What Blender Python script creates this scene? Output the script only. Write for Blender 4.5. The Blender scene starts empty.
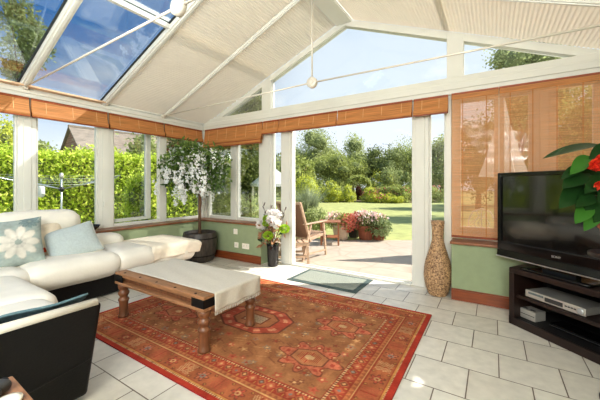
import bpy, bmesh, math, random
import numpy as np
from mathutils import Vector, Matrix, noise as mnoise

C = bpy.context.scene.collection
R = math.radians
random.seed(7)
np.random.seed(7)

# ------------------------------------------------------------------ scene constants
XW, YW = -4.34, 3.586          # inner faces of the dwarf walls (west wall, gable wall)
XF, YF = -4.57, 3.82           # inner faces of the window frames
XR = 1.17                      # east side
XRIDGE = -1.70
ZE, KR = 2.30, 0.405           # eave height of the roof lining and its slope
ZRIDGE = ZE + KR*(XRIDGE - XF)
CAMH = 1.2

# ------------------------------------------------------------------ materials
def lin(c):
    def f(v):
        v = v/255.0
        return v/12.92 if v <= .04045 else ((v+.055)/1.055)**2.4
    return (f(c[0]), f(c[1]), f(c[2]), 1.0)

def newmat(name):
    m = bpy.data.materials.new(name); m.use_nodes = True
    nt = m.node_tree
    for n in list(nt.nodes): nt.nodes.remove(n)
    out = nt.nodes.new('ShaderNodeOutputMaterial')
    return m, nt, out

def mixrgb(nt, fac, a, b):
    n = nt.nodes.new('ShaderNodeMix'); n.data_type = 'RGBA'
    for sock, v in ((n.inputs[0], fac), (n.inputs[6], a), (n.inputs[7], b)):
        if hasattr(v, 'is_output'): nt.links.new(v, sock)
        else: sock.default_value = v
    return n.outputs[2]

def mapped(nt, scale=(1,1,1), kind='Object'):
    tc = nt.nodes.new('ShaderNodeTexCoord'); mp = nt.nodes.new('ShaderNodeMapping')
    mp.inputs['Scale'].default_value = scale
    nt.links.new(tc.outputs[kind], mp.inputs[0])
    return mp.outputs[0]

def M(name, col, rough=.5, metal=0., var=.12, scale=8., stretch=(1,1,1), bump=0., bscale=None, spec=.5, coat=0., transl=0.):
    """principled surface with a noise-driven tone variation and bump"""
    m, nt, out = newmat(name)
    p = nt.nodes.new('ShaderNodeBsdfPrincipled')
    v = mapped(nt, stretch)
    nz = nt.nodes.new('ShaderNodeTexNoise'); nz.inputs['Scale'].default_value = scale; nz.inputs['Detail'].default_value = 4
    nt.links.new(v, nz.inputs['Vector'])
    c = lin(col)
    a = tuple(x*(1-var) for x in c[:3])+(1,); b = tuple(min(1, x*(1+var)) for x in c[:3])+(1,)
    rp = nt.nodes.new('ShaderNodeMapRange'); rp.inputs[1].default_value = .3; rp.inputs[2].default_value = .7
    nt.links.new(nz.outputs['Fac'], rp.inputs[0])
    co = mixrgb(nt, rp.outputs[0], a, b)
    nt.links.new(co, p.inputs['Base Color'])
    p.inputs['Roughness'].default_value = rough; p.inputs['Metallic'].default_value = metal
    p.inputs['Specular IOR Level'].default_value = spec
    p.inputs['Coat Weight'].default_value = coat
    if bump:
        n2 = nt.nodes.new('ShaderNodeTexNoise'); n2.inputs['Scale'].default_value = bscale or scale*4; n2.inputs['Detail'].default_value = 3
        nt.links.new(v, n2.inputs['Vector'])
        bp = nt.nodes.new('ShaderNodeBump'); bp.inputs['Strength'].default_value = bump; bp.inputs['Distance'].default_value = .02
        nt.links.new(n2.outputs['Fac'], bp.inputs['Height']); nt.links.new(bp.outputs[0], p.inputs['Normal'])
    sh = p.outputs[0]
    if transl:
        t = nt.nodes.new('ShaderNodeBsdfTranslucent'); nt.links.new(co, t.inputs[0])
        mx = nt.nodes.new('ShaderNodeMixShader'); mx.inputs[0].default_value = transl
        nt.links.new(sh, mx.inputs[1]); nt.links.new(t.outputs[0], mx.inputs[2]); sh = mx.outputs[0]
    nt.links.new(sh, out.inputs[0])
    return m

def leafmat(name, cols, transl=.35, rough=.5, gain=1.):
    """leaves: colour picked per leaf, with light passing through"""
    m, nt, out = newmat(name)
    g = nt.nodes.new('ShaderNodeNewGeometry'); rp = nt.nodes.new('ShaderNodeValToRGB')
    el = rp.color_ramp.elements
    while len(el) < len(cols): el.new(.5)
    for i, c in enumerate(cols):
        el[i].position = i/max(1, len(cols)-1); el[i].color = tuple(min(.95, x*gain) for x in lin(c)[:3])+(1,)
    nt.links.new(g.outputs['Random Per Island'], rp.inputs[0])
    p = nt.nodes.new('ShaderNodeBsdfPrincipled'); p.inputs['Roughness'].default_value = rough; p.inputs['Specular IOR Level'].default_value = .3
    nt.links.new(rp.outputs[0], p.inputs['Base Color'])
    t = nt.nodes.new('ShaderNodeBsdfTranslucent'); nt.links.new(rp.outputs[0], t.inputs[0])
    mx = nt.nodes.new('ShaderNodeMixShader'); mx.inputs[0].default_value = transl
    nt.links.new(p.outputs[0], mx.inputs[1]); nt.links.new(t.outputs[0], mx.inputs[2]); nt.links.new(mx.outputs[0], out.inputs[0])
    return m

def glassmat(name, tint=(.97,.985,.98), refl=.75):
    m, nt, out = newmat(name)
    t = nt.nodes.new('ShaderNodeBsdfTransparent'); t.inputs[0].default_value = (*tint, 1)
    g = nt.nodes.new('ShaderNodeBsdfGlossy'); g.inputs['Roughness'].default_value = .01
    fr = nt.nodes.new('ShaderNodeFresnel'); fr.inputs[0].default_value = 1.5
    mu = nt.nodes.new('ShaderNodeMath'); mu.operation = 'MULTIPLY'; mu.inputs[1].default_value = refl
    nt.links.new(fr.outputs[0], mu.inputs[0])
    mx = nt.nodes.new('ShaderNodeMixShader'); nt.links.new(mu.outputs[0], mx.inputs[0])
    nt.links.new(t.outputs[0], mx.inputs[1]); nt.links.new(g.outputs[0], mx.inputs[2]); nt.links.new(mx.outputs[0], out.inputs[0])
    return m

def vcolmat(name, rough=.9, bump=.3, bscale=300, attr='Col'):
    m, nt, out = newmat(name)
    p = nt.nodes.new('ShaderNodeBsdfPrincipled'); p.inputs['Roughness'].default_value = rough; p.inputs['Specular IOR Level'].default_value = .2
    a = nt.nodes.new('ShaderNodeAttribute'); a.attribute_name = attr
    nz = nt.nodes.new('ShaderNodeTexNoise'); nz.inputs['Scale'].default_value = 9; nz.inputs['Detail'].default_value = 6
    v = mapped(nt); nt.links.new(v, nz.inputs['Vector'])
    mr = nt.nodes.new('ShaderNodeMapRange'); mr.inputs[1].default_value = .3; mr.inputs[2].default_value = .7; mr.inputs[3].default_value = .78; mr.inputs[4].default_value = 1.15
    nt.links.new(nz.outputs['Fac'], mr.inputs[0])
    vm = nt.nodes.new('ShaderNodeVectorMath'); vm.operation = 'SCALE'
    nt.links.new(a.outputs['Color'], vm.inputs[0]); nt.links.new(mr.outputs[0], vm.inputs['Scale'])
    nt.links.new(vm.outputs[0], p.inputs['Base Color'])
    n2 = nt.nodes.new('ShaderNodeTexNoise'); n2.inputs['Scale'].default_value = bscale; nt.links.new(v, n2.inputs['Vector'])
    bp = nt.nodes.new('ShaderNodeBump'); bp.inputs['Strength'].default_value = bump; bp.inputs['Distance'].default_value = .004
    nt.links.new(n2.outputs['Fac'], bp.inputs['Height']); nt.links.new(bp.outputs[0], p.inputs['Normal'])
    nt.links.new(p.outputs[0], out.inputs[0])
    return m

def bamboomat(name, col, see, transl=.35, axis=2, pitch=.006):
    """woven bamboo: fine horizontal slats, light passing through the weave"""
    m, nt, out = newmat(name)
    v = mapped(nt)
    sp = nt.nodes.new('ShaderNodeSeparateXYZ'); nt.links.new(v, sp.inputs[0])
    nz = nt.nodes.new('ShaderNodeTexNoise'); nz.inputs['Scale'].default_value = 1; nz.inputs['Detail'].default_value = 2
    mp = nt.nodes.new('ShaderNodeMapping'); mp.inputs['Scale'].default_value = (3, 3, 120) ; nt.links.new(v, mp.inputs[0]); nt.links.new(mp.outputs[0], nz.inputs['Vector'])
    c = lin(col)
    mr = nt.nodes.new('ShaderNodeMapRange'); mr.inputs[1].default_value = .35; mr.inputs[2].default_value = .65; nt.links.new(nz.outputs['Fac'], mr.inputs[0])
    co = mixrgb(nt, mr.outputs[0], tuple(x*.78 for x in c[:3])+(1,), tuple(min(1,x*1.15) for x in c[:3])+(1,))
    p = nt.nodes.new('ShaderNodeBsdfPrincipled'); p.inputs['Roughness'].default_value = .55; p.inputs['Specular IOR Level'].default_value = .25
    nt.links.new(co, p.inputs['Base Color'])
    t = nt.nodes.new('ShaderNodeBsdfTranslucent'); nt.links.new(co, t.inputs[0])
    mx = nt.nodes.new('ShaderNodeMixShader'); mx.inputs[0].default_value = transl
    nt.links.new(p.outputs[0], mx.inputs[1]); nt.links.new(t.outputs[0], mx.inputs[2])
    sh = mx.outputs[0]
    if see:
        w = nt.nodes.new('ShaderNodeMath'); w.operation = 'MULTIPLY'; w.inputs[1].default_value = 1/pitch; nt.links.new(sp.outputs[2], w.inputs[0])
        fr = nt.nodes.new('ShaderNodeMath'); fr.operation = 'FRACT'; nt.links.new(w.outputs[0], fr.inputs[0])
        lt = nt.nodes.new('ShaderNodeMath'); lt.operation = 'LESS_THAN'; lt.inputs[1].default_value = see; nt.links.new(fr.outputs[0], lt.inputs[0])
        tr = nt.nodes.new('ShaderNodeBsdfTransparent')
        m2 = nt.nodes.new('ShaderNodeMixShader'); nt.links.new(lt.outputs[0], m2.inputs[0]); nt.links.new(sh, m2.inputs[1]); nt.links.new(tr.outputs[0], m2.inputs[2]); sh = m2.outputs[0]
    nt.links.new(sh, out.inputs[0])
    return m

def tilemat():
    m, nt, out = newmat('stone_floor_tiles')
    tc = nt.nodes.new('ShaderNodeTexCoord'); mp = nt.nodes.new('ShaderNodeMapping'); mp.vector_type = 'POINT'
    mp.inputs['Location'].default_value = (-.033+.165+3.3*3, -.976+.322*20, 0)
    nt.links.new(tc.outputs['Object'], mp.inputs[0])
    b = nt.nodes.new('ShaderNodeTexBrick')
    b.inputs['Scale'].default_value = 1; b.inputs['Brick Width'].default_value = .33; b.inputs['Row Height'].default_value = .322
    b.inputs['Mortar Size'].default_value = .0035; b.inputs['Mortar Smooth'].default_value = .1; b.inputs['Bias'].default_value = 0
    b.offset = .5; b.offset_frequency = 2
    b.inputs['Color1'].default_value = lin((222,216,204)); b.inputs['Color2'].default_value = lin((211,204,191)); b.inputs['Mortar'].default_value = lin((112,96,82))
    nt.links.new(mp.outputs[0], b.inputs['Vector'])
    nz = nt.nodes.new('ShaderNodeTexNoise'); nz.inputs['Scale'].default_value = 14; nz.inputs['Detail'].default_value = 6; nt.links.new(tc.outputs['Object'], nz.inputs['Vector'])
    mr = nt.nodes.new('ShaderNodeMapRange'); mr.inputs[1].default_value = .3; mr.inputs[2].default_value = .7; mr.inputs[3].default_value = .9; mr.inputs[4].default_value = 1.05; nt.links.new(nz.outputs['Fac'], mr.inputs[0])
    vm = nt.nodes.new('ShaderNodeVectorMath'); vm.operation = 'SCALE'; nt.links.new(b.outputs['Color'], vm.inputs[0]); nt.links.new(mr.outputs[0], vm.inputs['Scale'])
    p = nt.nodes.new('ShaderNodeBsdfPrincipled'); nt.links.new(vm.outputs[0], p.inputs['Base Color']); p.inputs['Roughness'].default_value = .38
    bp = nt.nodes.new('ShaderNodeBump'); bp.invert = True; bp.inputs['Strength'].default_value = .6; bp.inputs['Distance'].default_value = .004
    nt.links.new(b.outputs['Fac'], bp.inputs['Height']); nt.links.new(bp.outputs[0], p.inputs['Normal'])
    nt.links.new(p.outputs[0], out.inputs[0])
    return m

def pavingmat():
    m, nt, out = newmat('patio_paving')
    v = mapped(nt)
    vo = nt.nodes.new('ShaderNodeTexVoronoi'); vo.feature = 'DISTANCE_TO_EDGE'; vo.inputs['Scale'].default_value = 1.6; nt.links.new(v, vo.inputs['Vector'])
    lt = nt.nodes.new('ShaderNodeMapRange'); lt.inputs[1].default_value = .0; lt.inputs[2].default_value = .035; nt.links.new(vo.outputs['Distance'], lt.inputs[0])
    nz = nt.nodes.new('ShaderNodeTexNoise'); nz.inputs['Scale'].default_value = 5; nz.inputs['Detail'].default_value = 6; nt.links.new(v, nz.inputs['Vector'])
    st = mixrgb(nt, nz.outputs['Fac'], lin((156,142,126)), lin((186,172,154)))
    co = mixrgb(nt, lt.outputs[0], lin((160,146,128)), st)
    p = nt.nodes.new('ShaderNodeBsdfPrincipled'); p.inputs['Roughness'].default_value = .85; nt.links.new(co, p.inputs['Base Color']); nt.links.new(p.outputs[0], out.inputs[0])
    return m

def brickmat(name, c1, c2, mort, w, h):
    m, nt, out = newmat(name)
    v = mapped(nt, kind='Generated')
    b = nt.nodes.new('ShaderNodeTexBrick'); b.inputs['Scale'].default_value = 1; b.inputs['Brick Width'].default_value = w; b.inputs['Row Height'].default_value = h; b.inputs['Mortar Size'].default_value = h*.08
    b.inputs['Color1'].default_value = lin(c1); b.inputs['Color2'].default_value = lin(c2); b.inputs['Mortar'].default_value = lin(mort)
    sp = nt.nodes.new('ShaderNodeSeparateXYZ'); cb = nt.nodes.new('ShaderNodeCombineXYZ'); nt.links.new(v, sp.inputs[0])
    nt.links.new(sp.outputs[1], cb.inputs[0]); nt.links.new(sp.outputs[2], cb.inputs[1]); nt.links.new(cb.outputs[0], b.inputs['Vector'])
    p = nt.nodes.new('ShaderNodeBsdfPrincipled'); p.inputs['Roughness'].default_value = .9; nt.links.new(b.outputs['Color'], p.inputs['Base Color']); nt.links.new(p.outputs[0], out.inputs[0])
    return m

WHITE   = M('white_frame_plastic', (224,222,213), .35, var=.03, scale=3)
SILLW   = M('varnished_sill_wood', (138,88,56), .35, var=.25, scale=6, stretch=(1,1,1))
SKIRT   = M('varnished_skirting_wood', (132,66,32), .35, var=.22, scale=5, stretch=(1,1,8))
GREEN   = M('sage_green_plaster', (150,161,126), .8, var=.04, scale=12, bump=.1, bscale=120)
TILES   = tilemat()
GLASS   = glassmat('window_glass')
ROOFGL  = glassmat('roof_glass', (.93,.97,1.0), .55)
BAMBOO  = bamboomat('rolled_bamboo', (208,144,88), 0, .25)
BAMBOO2 = bamboomat('lowered_bamboo_weave', (216,156,104), .30, .2)
BAMEDGE = M('dark_bamboo_edge', (146,70,30), .5, var=.2)
PLEAT   = M('pleated_cream_fabric', (228,217,197), .8, var=.02, transl=.16)
METAL   = M('painted_steel_rod', (222,214,200), .35, metal=.2, var=.05)
ALU     = M('brushed_aluminium', (205,208,210), .3, metal=.8, var=.05)
LEATHER = M('black_leather', (9,7,6), .45, var=.25, scale=10, spec=.35, bump=.15, bscale=90)
CREAM   = M('cream_leather', (233,226,213), .5, var=.05, scale=6, bump=.12, bscale=45)
THROW   = M('cream_cotton_throw', (240,228,208), .9, var=.04, scale=20, bump=.25, bscale=120)
BLUEC   = M('pale_blue_linen', (184,192,190), .95, var=.08, scale=60, bump=.3, bscale=250)
TAPE    = M('tan_blind_tape', (222,176,124), .8)
PIPING  = M('grey_piping', (214,208,194), .9)
TEAL    = M('teal_wool_throw', (96,122,130), .95, var=.15, scale=50, bump=.3, bscale=200)
PINE    = M('honey_pine_wood', (154,110,76), .4, var=.3, scale=5, stretch=(1,7,7), bump=.05)
PINELEG = M('turned_pine_wood', (118,76,50), .38, var=.3, scale=7, stretch=(5,5,1))
IRON    = M('black_iron', (28,24,22), .55, metal=.5, var=.3, scale=40)
LINEN   = M('oatmeal_linen_runner', (206,198,184), .95, var=.05, scale=80, bump=.25, bscale=400)
DARKPOT = M('dark_stained_barrel_wood', (62,54,48), .45, var=.45, scale=9, stretch=(6,6,1))
SOIL    = M('potting_soil', (58,44,34), .95, var=.4, scale=40, bump=.5)
BARK    = M('tree_bark', (112,84,62), .85, var=.35, scale=20, stretch=(3,3,.6), bump=.4)
BLKGL   = M('black_glazed_pot', (26,22,22), .12, var=.3)
WICKER  = None
ESPRESSO= M('dark_espresso_wood', (36,20,14), .38, var=.3, scale=5, stretch=(1,1,6))
STANDIN = M('black_stand_interior', (14,11,10), .6)
TVBLK   = M('gloss_black_bezel', (14,13,13), .12, var=.1)
SCREEN  = M('tv_screen_glass', (20,18,16), .09, var=.05, spec=.8, coat=.6)
SILVER  = M('silver_plastic', (196,190,180), .35, metal=.5, var=.06)
DKGREY  = M('dark_grey_plastic', (60,58,56), .4)
DISPLAY = M('display_window', (112,120,122), .2)
SOCKET  = M('socket_plastic', (240,232,218), .4, var=.02)
MATGREY = M('grey_mat_pile', (150,154,142), .98, var=.2, scale=120, bump=.5, bscale=500)
MATEDGE = M('dark_grey_green_mat_border', (74,88,84), .9, var=.15, scale=90)
TERRA   = M('terracotta_clay', (140,82,58), .8, var=.15, scale=10)
STONEPOT= M('buff_stoneware', (214,190,164), .8, var=.12, scale=10)
GARDENW = M('oiled_garden_wood', (150,96,62), .6, var=.25, scale=6, stretch=(1,6,6))
GREYW   = M('weathered_garden_wood', (178,150,126), .7, var=.25, scale=6, stretch=(1,6,6))
TEXTIL  = M('brown_woven_textilene', (122,90,70), .8, var=.2, scale=140, bump=.3)
LAWN    = M('mown_grass', (160,162,100), .95, var=.18, scale=3.5, bump=.3, bscale=90)
PAVE    = pavingmat()
EARTH   = M('border_earth', (104,92,62), .95, var=.3, scale=3)
ROOFT   = M('lichen_stone_roof_tiles', (136,124,112), .9, var=.25, scale=2.2, stretch=(1,1,4), bump=.3)
BRICK   = brickmat('brown_house_brick', (150,108,86), (126,90,72), (160,138,120), .05, .03)
CANVAS  = M('grey_gazebo_canvas', (214,214,212), .85, var=.05, transl=.3)
CANVAS2 = M('ivory_parasol_canvas', (252,248,240), .9, var=.05, transl=.35)
STONEW  = M('ivory_painted_iron', (236,228,214), .6, var=.05)
PLASTW  = M('white_peg_bag_cloth', (236,236,232), .9, transl=.3)

L_HEDGE = leafmat('laurel_leaves', [(112,128,40),(172,188,70),(212,220,108),(140,158,54)], 0.45, gain=1.6)
L_MID   = leafmat('mid_green_leaves', [(120,128,66),(156,164,90),(186,192,118)], 0.5, gain=1.15)
L_DARK  = leafmat('dark_green_leaves', [(86,96,52),(116,126,72),(146,156,96)], 0.5, gain=1.05)
L_PALE  = leafmat('grey_green_leaves', [(140,148,96),(170,178,122),(198,204,146)], 0.5, gain=1.1)
L_YEL   = leafmat('yellow_green_leaves', [(164,172,60),(196,200,84),(216,216,114)], 0.45, gain=1.15)
L_RED   = leafmat('copper_leaves', [(92,48,40),(120,64,50),(84,60,40)], .35, gain=0.9)
L_GRASS = leafmat('tall_grass_blades', [(150,160,128),(176,184,148),(196,202,168)], .4, gain=0.9)
L_WIS   = leafmat('wisteria_leaves', [(74,100,46),(96,124,60),(130,154,80)], .35)
L_WHITE = leafmat('white_petals', [(250,246,242),(240,234,232),(252,250,246)], .4)
L_LILAC = leafmat('white_wisteria_petals', [(252,250,250),(244,240,244),(255,253,253)], .4, gain=1.1)
L_PINK  = leafmat('pink_red_petals', [(190,76,84),(212,118,120),(226,160,150)], .3)
L_RUST  = leafmat('coral_petals', [(196,104,84),(214,140,116),(176,84,72)], .3)
L_CREAMF= leafmat('pale_pink_petals', [(244,224,212),(232,190,180),(250,240,230)], .3)
L_LIME  = leafmat('lime_petals', [(156,190,44),(184,214,70),(132,168,38)], .35)
L_HOUSE = leafmat('glossy_house_plant_leaves', [(20,46,20),(34,66,28),(48,86,36)], .15, .25)
L_HOUSE2= leafmat('young_house_plant_leaves', [(52,100,34),(74,126,46)], .2, .3)
L_BRED  = leafmat('scarlet_petals', [(206,44,28),(224,72,40),(190,36,30)], .25)
L_TRAIL = leafmat('pale_trailing_leaves', [(150,164,112),(180,190,140),(130,150,92)], .4, gain=0.85)
L_DRIED = leafmat('dried_brown_foliage', [(150,104,72),(176,130,96),(120,82,58)], .2)
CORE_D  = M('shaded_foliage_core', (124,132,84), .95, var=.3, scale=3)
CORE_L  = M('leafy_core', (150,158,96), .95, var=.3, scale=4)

# ------------------------------------------------------------------ mesh helpers
def setp(o, label=None, cat=None, group=None, kind=None):
    if label: o['label'] = label
    if cat: o['category'] = cat
    if group: o['group'] = group
    if kind: o['kind'] = kind
    return o

def empty(name, label=None, cat=None, loc=(0,0,0), rz=0, group=None, kind=None):
    o = bpy.data.objects.new(name, None); C.objects.link(o)
    o.empty_display_size = .1; o.location = loc; o.rotation_euler = (0,0,rz)
    return setp(o, label, cat, group, kind)

def obj(name, bm, mats, parent=None, smooth=False, label=None, cat=None, group=None, kind=None, bevel=0, sub=0, auto=None):
    me = bpy.data.meshes.new(name)
    if isinstance(bm, bpy.types.Mesh): me = bm
    else:
        bmesh.ops.recalc_face_normals(bm, faces=bm.faces[:])
        bm.to_mesh(me); bm.free()
    for m in (mats if isinstance(mats, (list, tuple)) else [mats]): me.materials.append(m)
    o = bpy.data.objects.new(name, me); C.objects.link(o)
    if smooth:
        me.polygons.foreach_set('use_smooth', [True]*len(me.polygons))
    if bevel:
        b = o.modifiers.new('edge', 'BEVEL'); b.width = bevel; b.segments = 3; b.limit_method = 'ANGLE'; b.angle_limit = R(40)
    if sub:
        s = o.modifiers.new('smooth', 'SUBSURF'); s.levels = sub; s.render_levels = sub
    if parent: o.parent = parent
    return setp(o, label, cat, group, kind)

def copy_tree(src, parent=None):
    c = src.copy(); C.objects.link(c)
    if parent is not None: c.parent = parent
    for ch in list(src.children): copy_tree(ch, c)
    return c

def B(): return bmesh.new()

def box(bm, x0, x1, y0, y1, z0, z1, mat=0, M4=None):
    vs = [bm.verts.new(p) for p in ((x0,y0,z0),(x1,y0,z0),(x1,y1,z0),(x0,y1,z0),(x0,y0,z1),(x1,y0,z1),(x1,y1,z1),(x0,y1,z1))]
    if M4 is not None:
        for v in vs: v.co = M4 @ v.co
    for f in ((0,3,2,1),(4,5,6,7),(0,1,5,4),(1,2,6,5),(2,3,7,6),(3,0,4,7)):
        fc = bm.faces.new([vs[i] for i in f]); fc.material_index = mat
    return bm

def boxm(*a, **k):
    return box(B(), *a, **k)

def prism(bm, outline, z0, z1, mat=0):
    lo = [bm.verts.new((x,y,z0)) for x,y in outline]; hi = [bm.verts.new((x,y,z1)) for x,y in outline]
    n = len(outline)
    bm.faces.new(lo[::-1]).material_index = mat; bm.faces.new(hi).material_index = mat
    for i in range(n):
        bm.faces.new((lo[i], lo[(i+1)%n], hi[(i+1)%n], hi[i])).material_index = mat
    return bm

def extr(bm, poly, direction, mat=0):
    """polygon (list of 3d points) extruded along a vector"""
    d = Vector(direction)
    a = [bm.verts.new(p) for p in poly]; b = [bm.verts.new(Vector(p)+d) for p in poly]
    n = len(poly)
    bm.faces.new(a[::-1]).material_index = mat; bm.faces.new(b).material_index = mat
    for i in range(n):
        bm.faces.new((a[i], a[(i+1)%n], b[(i+1)%n], b[i])).material_index = mat
    return bm

def bar(bm, p, q, w, h, up=(0,0,1), mat=0):
    """rectangular bar from p to q, w wide and h deep"""
    p, q = Vector(p), Vector(q); d = (q-p).normalized(); u = Vector(up)
    s = d.cross(u)
    if s.length < 1e-5: s = d.cross(Vector((1,0,0)))
    s.normalize(); t = s.cross(d).normalized()
    pts = [s*a*w/2 + t*b*h/2 for a, b in ((-1,-1),(1,-1),(1,1),(-1,1))]
    return extr(bm, [p+x for x in pts], q-p, mat)

def tube(bm, pts, rad, n=8, mat=0, cap=True):
    pts = [Vector(p) for p in pts]; k = len(pts)
    rads = rad if isinstance(rad, (list, tuple)) else [rad]*k
    rings = []; prev = None
    for i, p in enumerate(pts):
        d = (pts[min(i+1,k-1)]-pts[max(i-1,0)]).normalized()
        if prev is None:
            a = d.orthogonal().normalized()
        else:
            a = prev - d*prev.dot(d)
            a = a.normalized() if a.length > 1e-6 else d.orthogonal().normalized()
        prev = a; b = d.cross(a)
        rings.append([bm.verts.new(p + (a*math.cos(2*math.pi*j/n)+b*math.sin(2*math.pi*j/n))*rads[i]) for j in range(n)])
    for i in range(k-1):
        for j in range(n):
            f = bm.faces.new((rings[i][j], rings[i][(j+1)%n], rings[i+1][(j+1)%n], rings[i+1][j])); f.material_index = mat; f.smooth = True
    if cap:
        bm.faces.new(rings[0][::-1]).material_index = mat; bm.faces.new(rings[-1]).material_index = mat
    return bm

def lathe(bm, prof, c=(0,0,0), n=24, mat=0, cap=True):
    rings = []
    for r, z in prof:
        rings.append([bm.verts.new((c[0]+r*math.cos(2*math.pi*j/n), c[1]+r*math.sin(2*math.pi*j/n), c[2]+z)) for j in range(n)])
    for i in range(len(prof)-1):
        for j in range(n):
            f = bm.faces.new((rings[i][j], rings[i][(j+1)%n], rings[i+1][(j+1)%n], rings[i+1][j])); f.material_index = mat; f.smooth = True
    if cap:
        bm.faces.new(rings[0][::-1]).material_index = mat; bm.faces.new(rings[-1]).material_index = mat
    return bm

def rbox(bm, c, size, r, n=10, puff=0., wob=0., rot=None, seed=0):
    """soft upholstered block: rounded box with bulging faces"""
    nb = bmesh.new(); bmesh.ops.create_cube(nb, size=2)
    bmesh.ops.subdivide_edges(nb, edges=nb.edges[:], cuts=n, use_grid_fill=True)
    h = Vector(size)/2
    for v in nb.verts:
        t = v.co.copy()
        s = Vector([math.copysign(abs(x)**.8, x) for x in t])
        p = Vector((s.x*h.x, s.y*h.y, s.z*h.z))
        q = Vector([max(-(h[i]-r), min(h[i]-r, p[i])) for i in range(3)])
        d = p-q
        if d.length > 1e-6:
            p = q + d.normalized()*min(r, r)
        f = [1-t[i]**2 for i in range(3)]
        if puff:
            if abs(t.z) > .999: p.z += math.copysign(puff*f[0]*f[1], t.z)
            if abs(t.x) > .999: p.x += math.copysign(puff*.6*f[1]*f[2], t.x)
            if abs(t.y) > .999: p.y += math.copysign(puff*.6*f[0]*f[2], t.y)
        if wob:
            p += Vector(mnoise.noise_vector(p*5+Vector((seed*7.3,seed,0))))*wob
        v.co = p
    M4 = Matrix.Translation(c) @ (rot.to_4x4() if rot else Matrix())
    bmesh.ops.transform(nb, matrix=M4, verts=nb.verts[:])
    me = bpy.data.meshes.new('t'); nb.to_mesh(me); nb.free(); bm.from_mesh(me); bpy.data.meshes.remove(me)
    return bm

def grid_mesh(nx, ny, fn, colfn=None, name='g'):
    me = bpy.data.meshes.new(name)
    vs = []; cols = []
    for j in range(ny+1):
        for i in range(nx+1):
            vs.append(fn(i/nx, j/ny))
            if colfn: cols.append(colfn(i/nx, j/ny))
    fs = [(j*(nx+1)+i, j*(nx+1)+i+1, (j+1)*(nx+1)+i+1, (j+1)*(nx+1)+i) for j in range(ny) for i in range(nx)]
    me.from_pydata(vs, [], fs); me.update()
    me.polygons.foreach_set('use_smooth', [True]*len(fs))
    if colfn:
        a = me.color_attributes.new('Col', 'FLOAT_COLOR', 'POINT')
        a.data.foreach_set('color', np.array(cols, dtype=np.float32).ravel())
    return me

def pillow(w, h, t, n=28, colfn=None, name='cushion_body'):
    """scatter cushion lying in its local xz plane, thickness along y"""
    vs = []; cols = []; fs = []
    def idx(s, i, j): return s*(n+1)*(n+1)+j*(n+1)+i
    for s in (0, 1):
        for j in range(n+1):
            for i in range(n+1):
                u, v = 2*i/n-1, 2*j/n-1
                k = max(0, (1-abs(u)**3)*(1-abs(v)**3))
                y = t/2*k**.6*(-1 if s == 0 else 1)
                pin = 1-.07*(1-v*v)*abs(u) ; pin2 = 1-.07*(1-u*u)*abs(v)
                wv = .006*mnoise.noise(Vector((u*3, v*3, s*5)))
                vs.append((w/2*u*pin, y+wv, h/2*v*pin2))
                if colfn: cols.append(colfn(u, v))
    for s in (0, 1):
        for j in range(n):
            for i in range(n):
                q = (idx(s,i,j), idx(s,i+1,j), idx(s,i+1,j+1), idx(s,i,j+1))
                fs.append(q if s == 0 else q[::-1])
    me = bpy.data.meshes.new(name); me.from_pydata(vs, [], fs); me.update()
    bm = bmesh.new(); bm.from_mesh(me)
    if not colfn:
        bmesh.ops.remove_doubles(bm, verts=bm.verts[:], dist=.002)
        bm.to_mesh(me)
    bm.free()
    me.polygons.foreach_set('use_smooth', [True]*len(me.polygons))
    if colfn:
        a = me.color_attributes.new('Col', 'FLOAT_COLOR', 'POINT')
        a.data.foreach_set('color', np.array(cols, dtype=np.float32).ravel())
    return me

# ------------------------------------------------------------------ foliage helpers
def unit(n, rng):
    v = rng.normal(size=(n,3)); return v/np.linalg.norm(v, axis=1, keepdims=True)

def leaf_mesh(pts, size, rng, aspect=.5, outward=None, droop=0., name='leaves', extra=None):
    """rhombic folded leaves at pts (N,3)"""
    n = len(pts); pts = np.asarray(pts, float)
    d = unit(n, rng)
    if outward is not None: d = d*.8 + outward
    d[:,2] -= droop
    d /= np.linalg.norm(d, axis=1, keepdims=True)+1e-9
    r = unit(n, rng); s = np.cross(d, r); s /= np.linalg.norm(s, axis=1, keepdims=True)+1e-9
    nn = np.cross(d, s)
    L = size*(.6+.8*rng.random((n,1)))
    W = L*aspect
    v = np.empty((n,4,3))
    v[:,0] = pts - d*L*.5; v[:,1] = pts + s*W*.5 + nn*W*.12; v[:,2] = pts + d*L*.5; v[:,3] = pts - s*W*.5 + nn*W*.12
    V = v.reshape(-1,3); nf = n
    F = np.arange(4*n).reshape(n,4)
    vs, fs, mi = V, F.tolist(), [0]*n
    me = bpy.data.meshes.new(name)
    if extra is not None:                       # extra = bmesh of inner core, second slot
        ev = [tuple(x.co) for x in extra.verts]; extra.verts.index_update()
        ef = [[q.index + 4*n for q in f.verts] for f in extra.faces]
        vs = np.vstack([V, np.array(ev)]); fs = fs+ef; mi = mi+[1]*len(ef); extra.free()
    me.from_pydata(vs.tolist(), [], fs); me.polygons.foreach_set('material_index', mi); me.update()
    return me

def blob_pts(blobs, n, rng, shell=.35, fuzz=.10):
    """points near the surface of a union of ellipsoids: blobs = (cx,cy,cz,rx,ry,rz)"""
    w = np.array([(b[3]*b[4]+b[4]*b[5]+b[3]*b[5]) for b in blobs]); w = w/w.sum()
    ids = rng.choice(len(blobs), size=n, p=w)
    b = np.array(blobs)[ids]
    d = unit(n, rng)
    rad = 1-shell*rng.random((n,1))**1.3
    rad += fuzz*rng.normal(size=(n,1))
    return b[:,:3] + d*b[:,3:6]*rad, d

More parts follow.
